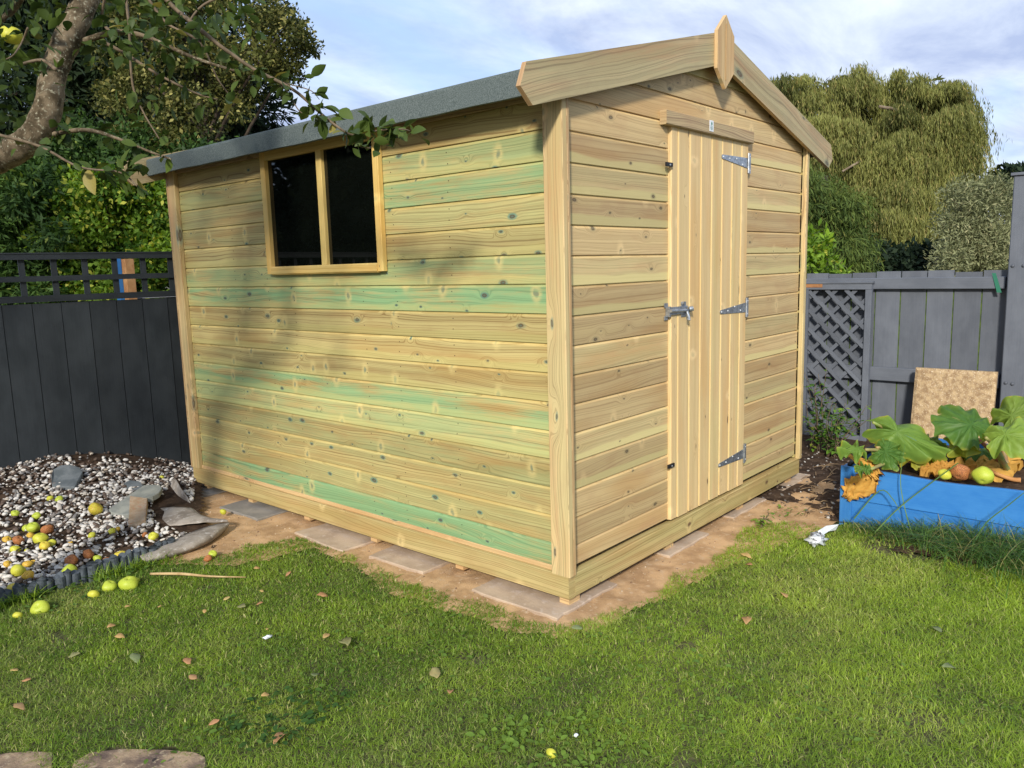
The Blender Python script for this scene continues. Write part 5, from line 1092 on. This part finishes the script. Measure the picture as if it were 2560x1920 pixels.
# left background: dark conifer mass, small-leaved tree with open twigs, sunlit hedge, pinnate shrub
con = cl([(-80, -160), (470, -160), (545, 60), (570, 250), (590, 275), (560, 380), (520, 470), (420, 520), (-80, 520)], 150, 11.2, .8, .62, 1, (0, .5))
treething('conifer_tree', 'tall near-black conifer behind the left fence, feathery right edge against the sky', 'tree', gb(230, 11.6), dep(230, -150, 11.6), .28, con, 620, .10, .22, M_con, wr=.22, y3=.02, out=1.2, droop=.1)
haw = cl([(180, -120), (560, -120), (600, 10), (640, 60), (640, 150), (560, 190), (500, 280), (420, 330), (300, 350), (230, 280), (200, 100)], 150, 8.6, .8, .20, 1, (.15, 1.0))
haw += cl([(560, -30), (600, 20), (650, 60), (690, 95), (660, 130), (640, 190), (600, 190), (560, 120)], 44, 8.6, .5, .10, .40, (.3, .9))
treething('small_leaved_tree', 'yellow-green small-leaved tree behind the left fence with twigs open to the sky', 'tree', gb(420, 8.9), dep(430, 20, 8.8), .10, haw, 250, .028, .062, M_haw, wr=.6, y3=.22)
hed = cl([(125, 420), (180, 395), (300, 385), (380, 400), (380, 680), (100, 680), (100, 470)], 150, 7.2, .45, .17, 1, (.1, 1), 1)
treething('hedge', 'sunlit yellow-green hedge seen above and through the left fence trellis', 'hedge', gb(250, 7.4), dep(250, 450, 7.4), .05, hed, 260, .035, .07, M_hed, wr=.55, y3=.16)
ash = cl([(-60, 345), (60, 340), (130, 400), (130, 500), (110, 560), (120, 680), (-60, 680)], 95, 6.9, .4, .16, 1, (.0, .8), 1)
treething('pinnate_shrub', 'darker shrub with narrow leaflets above the far left of the fence', 'shrub', gb(20, 7.1), dep(20, 420, 7.1), .05, ash, 260, .05, .10, M_ash, wr=.28, y3=.05, droop=.3)
mid = cl([(100, 300), (330, 300), (540, 350), (540, 420), (380, 440), (160, 420), (60, 370)], 70, 8.0, .3, .28, 1, (.0, .5), 1)
treething('laurel_bush', 'dark green bush in shade between the hedge and the conifer', 'bush', gb(300, 8.2), dep(300, 380, 8.2), .06, mid, 260, .04, .08, M_ash, wr=.5, y3=.03)
# white flower speck left out; posts behind the left trellis
mb = MB(); a = gb(257, 6.35); mb.box(a+np.array([-.018, -.03, 0]), a+np.array([.018, .03, 1.575]), 2); tag(mb.build('fence_post', M_blue), 'blue painted post seen through the left trellis', 'post')
mb = MB(); a = gb(279, 6.35); mb.box(a+np.array([-.035, -.035, 0]), a+np.array([.035, .035, 1.57]), 2, K=(.4, 0, .3, 0)); tag(mb.build('fence_post', simple('rusty_wood', (.35, .16, .06), (.5, .28, .12), 8)), 'orange-brown wooden post right of the blue one behind the left trellis', 'post')
mb = MB(); a = dep(330, 630, 6.6); mb.box(a+np.array([-.2, -.1, -.05]), a+np.array([.25, .1, -.012]), 0); mb.box(a+np.array([-.21, -.11, -.0115]), a+np.array([.26, .11, .0]), 0); b0 = a[2]-.05
mb.box((a[0]-.15, a[1]-.05, 0), (a[0]-.09, a[1]+.05, b0-.0005), 2); mb.box((a[0]+.12, a[1]-.05, 0), (a[0]+.18, a[1]+.05, b0-.0005), 2)
tag(mb.build('garden_bench_top', simple('pale_grey_board', (.33, .34, .36), (.42, .43, .45), 8)), 'pale grey ledge glimpsed through the right end of the left trellis', 'ledge')

# right background: weeping willow
def willow():
    root = empty('weeping_willow', tuple(gb(1950, 23)), 'large weeping willow with hanging curtains of yellow-green leaves behind the right fence', 'tree'); t3 = TB(); b0 = gb(1950, 23)
    mt_ = simple('willow_bark', (.16, .12, .08), (.34, .27, .19), 3)
    top = dep(1950, 330, 23); t3.tube([b0, (b0+top)/2+np.array([.3, 0, 0]), top], [.5, .4, .25], 10, jit=.1, sub=4)
    H = []
    outline = [(1590, 200), (1640, 188), (1690, 168), (1740, 162), (1800, 155), (1850, 148), (1905, 140), (1950, 154), (1985, 168), (2030, 172), (2070, 182), (2092, 205), (2108, 235)]
    def bough(x_, y_, wd, ln_, dp_, sag=.35, k=1.0):
        tone = random.uniform(.0, 1.0)
        for i in range(int(wd/3.2*k)+4):
            q = random.uniform(-1, 1); H.append((x_+q*wd*.5, y_+sag*wd*q*q+random.gauss(0, 2.5), ln_*random.uniform(.6, 1.1)*(1-.25*abs(q)), dp_+.4*abs(q)+random.gauss(0, .15), tone))
    for i in range(30):
        j = random.random()*(len(outline)-1); a = int(j); f = j-a; x_ = outline[a][0]*(1-f)+outline[a+1][0]*f; y_ = outline[a][1]*(1-f)+outline[a+1][1]*f
        bough(x_-random.uniform(0, 16), y_+abs(random.gauss(0, 16))+8, random.uniform(30, 60), random.uniform(25, 50), random.uniform(22.2, 24.5))
    for i in range(16):
        j = random.uniform(1, len(outline)-2); a = int(j); f = j-a; bough(outline[a][0]*(1-f)+outline[a+1][0]*f, outline[a][1]*(1-f)+outline[a+1][1]*f-random.uniform(-2, 7), random.uniform(12, 24), random.uniform(14, 30), random.uniform(22.2, 24), .5)
    for i in range(62):
        x_ = random.uniform(1610, 2090); y_ = random.uniform(200, 370); bough(x_, y_, random.uniform(35, 75), random.uniform(40, 85), random.uniform(20.8, 23.8))
    for x_, y_, wd, ln_, dp_ in ((1935, 392, 80, 150, 20.6), (1990, 405, 60, 110, 20.9), (1880, 455, 60, 110, 20.3), (1925, 452, 60, 125, 20.2), (1990, 470, 50, 115, 20.4), (2030, 455, 60, 110, 20.5), (2075, 430, 55, 105, 20.8), (2085, 300, 44, 140, 21.3), (2060, 270, 50, 130, 21.6), (2040, 380, 50, 80, 21.0), (1850, 400, 60, 90, 21.0), (1960, 330, 70, 110, 21.0), (1880, 330, 70, 90, 21.1), (1820, 350, 60, 90, 21.3), (2010, 300, 70, 100, 21.3), (1845, 500, 50, 70, 20.4), (2055, 490, 40, 75, 20.3)):
        bough(x_, y_, wd, ln_, dp_, .3, 1.5)
    P = []; D = []; T = []; Nn = []; Ls = []
    for (x_, y_, ln_, d_, tone) in H:
        c0 = dep(x_, y_, d_); Lm = ln_*d_*KS/FOC; ns = 12
        for s_ in range(ns):
            a = random.uniform(0, 6.28); r_ = abs(random.gauss(0, .17)); st_ = c0+np.array([math.cos(a)*r_, math.sin(a)*r_, -.5*r_*r_+random.uniform(-.08, .08)]); Lq = Lm*random.uniform(.4, 1.35); n_ = int(Lq/.060)+2
            q = np.linspace(0, 1, n_); wind = cr*(.28*Lq)*np.exp(-2.5*(y_-150)/200)
            pts_ = st_+np.outer(q, (0, 0, -Lq))+np.outer(np.sin(q*5+a)*.03, (1, 1, 0))+np.outer(np.sin(q*1.57)*r_*.6, (math.cos(a), math.sin(a), 0))+np.outer(q**.6, wind)+rng.normal(size=(n_, 3))*.018
            P.append(pts_); D.append(unit(rng.normal(size=(n_, 3))*.24+np.array([0, 0, -1])+wind*1.6)); T.append(np.clip(tone+rng.normal(size=n_)*.2, 0, 1))
    P = np.concatenate(P); D = np.concatenate(D); T = np.concatenate(T); n_ = len(P); print('willow', n_)
    V, F, idx = diamonds(P, D, rdir(n_), rng.uniform(.10, .21, n_), rng.uniform(.017, .030, n_)); npmesh('crown', V, F, M_wil, col=wtone(T, .12)[idx], parent=root)
    for pts_ in ([(1950, 470), (1900, 420), (1860, 425), (1840, 435)], [(1950, 450), (1930, 345), (1880, 340), (1820, 370)], [(1955, 470), (1990, 420), (2030, 430)], [(1950, 400), (1960, 260), (1900, 230)], [(1960, 480), (2000, 500), (2040, 440), (2030, 480)]):
        t3.tube([dep(a, b2, 22.6-.6*i) for i, (a, b2) in enumerate(pts_)], [.12, .06, .04, .025][:len(pts_)], 7, sub=5)
    t3.build('trunk', mt_, root)
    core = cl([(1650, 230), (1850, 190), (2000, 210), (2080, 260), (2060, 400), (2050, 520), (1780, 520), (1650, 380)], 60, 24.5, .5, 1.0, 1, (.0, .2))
    P, D, Nn, Ls, T = clumpcloud(core, 420, .15, .3, droop=1.0); V, F, idx = diamonds(P, D, Nn, Ls, Ls*.3); npmesh('inner_foliage', V, F, M_wil, col=wtone(T*.3, .0)[idx], parent=root)  # inner leaves toned dark: shade between the boughs put into their colour
willow()
cy = cl([(1700, 390), (1760, 385), (1800, 430), (1850, 455), (1865, 490), (1850, 560), (1840, 600), (1700, 600)], 80, 14.5, .6, .42, 1, (.0, .8))
treething('cypress_tree', 'dark blue-green feathery conifer in front of the willow, beside the shed', 'tree', gb(1780, 14.8), dep(1780, 380, 14.8), .2, cy, 420, .10, .20, M_cyp, wr=.13, y3=.08, out=.5, droop=1.2)
si = cl([(2050, 420), (2090, 390), (2140, 382), (2180, 395), (2215, 410), (2240, 600), (2040, 600)], 85, 16.5, .6, .40, 1, (.2, .95))
treething('silvery_shrub', 'silvery grey-green bushy shrub between the willow and the tall fence post', 'shrub', gb(2130, 16.8), dep(2130, 430, 16.8), .12, si, 420, .06, .13, M_sil, wr=.26, y3=.15)
fa = cl([(2150, 392), (2180, 380), (2230, 382), (2260, 440), (2160, 440)], 26, 30, 1, .8, 1, (.0, .4))
treething('distant_tree', 'dark green treetop far behind the tall fence post', 'tree', gb(2190, 30), dep(2190, 400, 30), .2, fa, 380, .2, .35, M_con, wr=.5, y3=.05)
lau = cl([(1720, 520), (1750, 500), (1775, 505), (1800, 540), (1800, 570), (1830, 600), (1720, 600)], 34, 7.6, .15, .10, 1, (.4, 1), 1)
treething('laurel_sapling', 'bright green laurel shoots rising over the right fence beside the shed trim', 'shrub', gb(1760, 7.7), dep(1760, 540, 7.7), .02, lau, 26, .05, .10, M_hed, wr=.4, y3=.05)
la2 = cl([(1690, 560), (1800, 545), (1900, 550), (2000, 552), (2230, 548), (2230, 620), (1690, 620)], 120, 19.0, .8, .45, 1, (.0, .15), .9)
treething('boundary_hedge', 'dark low hedge in shade along the foot of the willow', 'hedge', gb(1950, 19), dep(1950, 560, 19), .1, la2, 300, .10, .2, M_con, wr=.5, y3=.0)
mb = MB()
for i in range(30): p = gb(2020+i*6, 18.0); h = 1.42+random.uniform(-.02, .02); mb.box(p+np.array([-.02, -.04, 0]), p+np.array([.02, .04, h]), 2)
tag(mb.build('picket_fence', simple('old_fence_wood', (.10, .08, .06), (.2, .17, .13), 4)), 'old brown board fence in shade below the silvery shrub', 'fence')
# mass of trees that the window mirrors, standing left of the view
rf = []
for i in range(60): rf.append((np.array([random.uniform(-10.5, -8), random.uniform(5.5, 15), random.uniform(.5, 4.6)]), (1.1, 1.1, 1.0), 1, random.uniform(0, .4)))
treething('garden_tree', 'dark leafy tree beyond the left margin, mirrored in the shed window', 'tree', (-9.3, 10, 0), (-9.3, 10, 4), .25, rf, 560, .2, .4, M_con, wr=.5, y3=.05)

# ------------------------------------------------------------------ apple tree
M_app = foliage('apple_leaf', (.028, .050, .012), (.085, .125, .026), (.26, .22, .06), trans=.22, rough=.5)
at_ = empty('apple_tree', (0, 0, 0), 'old apple tree leaning in from the left, twigs reaching over the shed window', 'tree')
t3 = TB(); tp = [dep(-30, 352, 2.72), dep(30, 325, 2.68), dep(75, 290, 2.66), dep(103, 235, 2.66), dep(115, 165, 2.68), dep(140, 95, 2.7), dep(172, 30, 2.72), dep(205, -60, 2.76), dep(215, -220, 2.8), dep(190, -400, 2.9)]
lowb = [dep(-30, 352, 2.72), dep(-140, 410, 2.8), dep(-230, 520, 2.9), dep(-275, 700, 2.95)]; bz = lowb[-1].copy(); bz[2] = 0; bz2 = bz.copy(); bz2[2] = .35
at_.location = tuple(bz)
t3.tube([bz, bz2, lowb[3], lowb[2], lowb[1]]+tp, [.11, .09, .075, .066, .058, .051, .046, .042, .044, .040, .043, .040, .037, .033, .027], 20, jit=.13, sub=7)
tr_o = t3.build('trunk', M_bark, at_)
LIMBS = [([(150, 88), (176, 90), (241, 71), (301, 75), (370, 103), (430, 129), (516, 155)], 2.70, (.013, .004)), ([(330, -30), (380, 20), (419, 52), (473, 97), (546, 148), (602, 176), (645, 202), (688, 241), (731, 275), (765, 292), (816, 282), (864, 279), (886, 283)], 2.62, (.008, .0022)),
 ([(118, 290), (133, 286), (193, 281), (258, 301), (322, 327), (370, 344)], 2.66, (.009, .003)), ([(-20, 285), (0, 292), (86, 316), (172, 361), (258, 372), (296, 402)], 2.45, (.006, .002)), ([(268, -30), (273, 0), (279, 64), (286, 180), (309, 241), (344, 300)], 2.6, (.006, .002)),
 ([(309, -20), (360, 50), (430, 90), (470, 170), (500, 210)], 2.8, (.006, .002)), ([(602, 176), (625, 205), (645, 238), (665, 252)], 2.62, (.003, .0015)), ([(602, 176), (640, 186), (672, 196), (690, 215)], 2.62, (.0025, .001)), ([(160, 60), (260, 110), (340, 160), (420, 200), (470, 215)], 2.75, (.007, .002)),
 ([(-20, 60), (30, 20), (60, -30)], 2.9, (.012, .01)), ([(60, 60), (48, 90), (30, 118), (14, 128)], 2.3, (.003, .002)), ([(760, 292), (775, 315), (800, 320)], 2.62, (.002, .001)), ([(240, 71), (220, 40), (230, -20)], 2.75, (.006, .004)), ([(40, 140), (90, 130), (120, 150)], 2.4, (.004, .006)), ([(400, 60), (440, 10), (520, -20)], 2.7, (.003, .005))]
twigs = []
for pts_, d_, (ra_, rb) in LIMBS:
    t3 = TB(); n0 = len(pts_); pp = t3.tube([dep(a, b2, d_+.03*math.sin(i*2.1)) for i, (a, b2) in enumerate(pts_)], np.linspace(ra_, rb, n0), 8, jit=.15, sub=5)
    t3.build('branch', M_bark if ra_ > .008 else M_twig, at_); twigs.append(pp)
LP = []; LD = []; LN = []; LL = []; LT = []
def leafat(p, n, spread, L, tone=.4, droop=.25):
    for i in range(n):
        dr3 = rdir(1)[0]; dr3[2] -= droop; q = p+rdir(1)[0]*spread*random.random(); LP.append(q); LD.append(dr3); LN.append(unit(rdir(1)[0]*.7+np.array([0, 0, .8]))); LL.append(L*random.uniform(.6, 1.15)); LT.append(min(1, max(0, random.gauss(tone, .25))))
for (a, b2, d_, n_, sp_, L_) in ((705, 238, 2.62, 11, .045, .062), (690, 250, 2.62, 4, .02, .06), (559, 163, 2.62, 9, .05, .05), (540, 180, 2.64, 6, .04, .05), (600, 175, 2.62, 3, .02, .04), (790, 285, 2.62, 9, .05, .058), (816, 290, 2.62, 10, .05, .058), (845, 275, 2.62, 7, .035, .055), (870, 280, 2.62, 5, .02, .055), (888, 284, 2.62, 3, .01, .06), (775, 318, 2.62, 5, .025, .04), (816, 330, 2.62, 1, .005, .085), (795, 262, 2.62, 4, .02, .07),
        (270, 370, 2.5, 5, .05, .075), (305, 360, 2.55, 5, .06, .075), (190, 365, 2.5, 4, .07, .075), (300, 400, 2.5, 3, .03, .06), (240, 355, 2.5, 3, .04, .07), (350, 330, 2.66, 2, .03, .05), (20, 120, 2.3, 4, .03, .05), (12, 130, 2.3, 3, .02, .045)):
    leafat(dep(a, b2, d_), n_, sp_, L_, .5)
for pp in twigs[:9]:
    for p in pp[::2]:
        if random.random() < .55: leafat(np.array(p), random.randint(1, 4), .05, .055, .35)
# hanging leaves across the upper left, thinning to the right
for i in range(380):
    a = random.uniform(-40, 560); b2 = random.uniform(-60, 260)*random.random()**.5
    if b2 > 150+.0*a and random.random() < .6: continue
    if a > 420 and b2 > 60 and random.random() < .8: continue
    leafat(dep(a, b2, random.uniform(2.35, 3.3)), random.randint(1, 3), .05, .047, .35)
for i in range(90): leafat(dep(random.uniform(-60, 130), random.uniform(120, 300), random.uniform(2.8, 3.3)), 2, .05, .055, .25)
# the rest of the crown, above and left of the view: it dapples the fence and the shed's far end
cc = []
for i in range(115):
    c0 = np.array([random.uniform(-5.6, -1.0), random.uniform(.3, 4.0), random.uniform(1.35, 4.4)])
    if c0[2] < 2.4 and (c0[1] < 1.5 or c0[0] > -2.4): continue
    if c0[0] > -2.2 and c0[1] < 1.0: continue
    v_ = c0-CAM; d0 = v_@cd
    if d0 > .3 and abs(v_@cr)/d0 < .66 and (v_@cu)/d0 < .56 and (v_@cu)/d0 > -.5: continue
    cc.append(c0)
for i in range(12):  # added unseen leaf clumps sunward of the trunk, breaking up its shadow
    q = random.uniform(.6, 3.4); c0 = np.array([-2.0, 1.05, 2.15])+np.array([-.866, -.5, .42])*q*.93+np.array([random.uniform(-.3, .3), random.uniform(-.7, .9), random.uniform(-.75, .75)])
    v_ = c0-CAM; d0 = v_@cd
    if d0 > .05 and abs(v_@cr)/d0 < .85 and abs(v_@cu)/d0 < .7: continue
    if np.linalg.norm(v_) < .7: continue
    cc.append(c0)
for c0 in cc: leafat(c0, 60, .32, .068, .35)
LP = np.array(LP); LD = np.array(LD); LN = np.array(LN); LL = np.array(LL); LT = np.array(LT)
V, F, idx = leaves(LP, LD, LN, LL, LL*rng.uniform(.48, .62, len(LL)), ((0, .06), (.14, .5), (.34, .92), (.55, 1), (.78, .66), (.93, .25), (1, .02)), .3, .22)
npmesh('foliage', V, F, M_app, col=wtone(LT, .06)[idx], smooth=True, parent=at_)
t3 = TB(); hub = tp[7]
for c0 in cc[::5]: t3.tube([hub, (hub+c0)/2+np.array([0, 0, .25]), c0], [.022, .014, .004], 6, sub=3)
t3.build('branch', M_bark, at_)
pa = dep(25, 76, 2.55); o = apple(pa, .033, 'y', 'ripe yellow-green apple hanging from the apple tree at the top left', 'apples on the tree', rot=(.2, .1, 0)); o.location = tuple(pa)

print('tris', sum(len(o.data.polygons) for o in bpy.data.objects if o.type == 'MESH'))
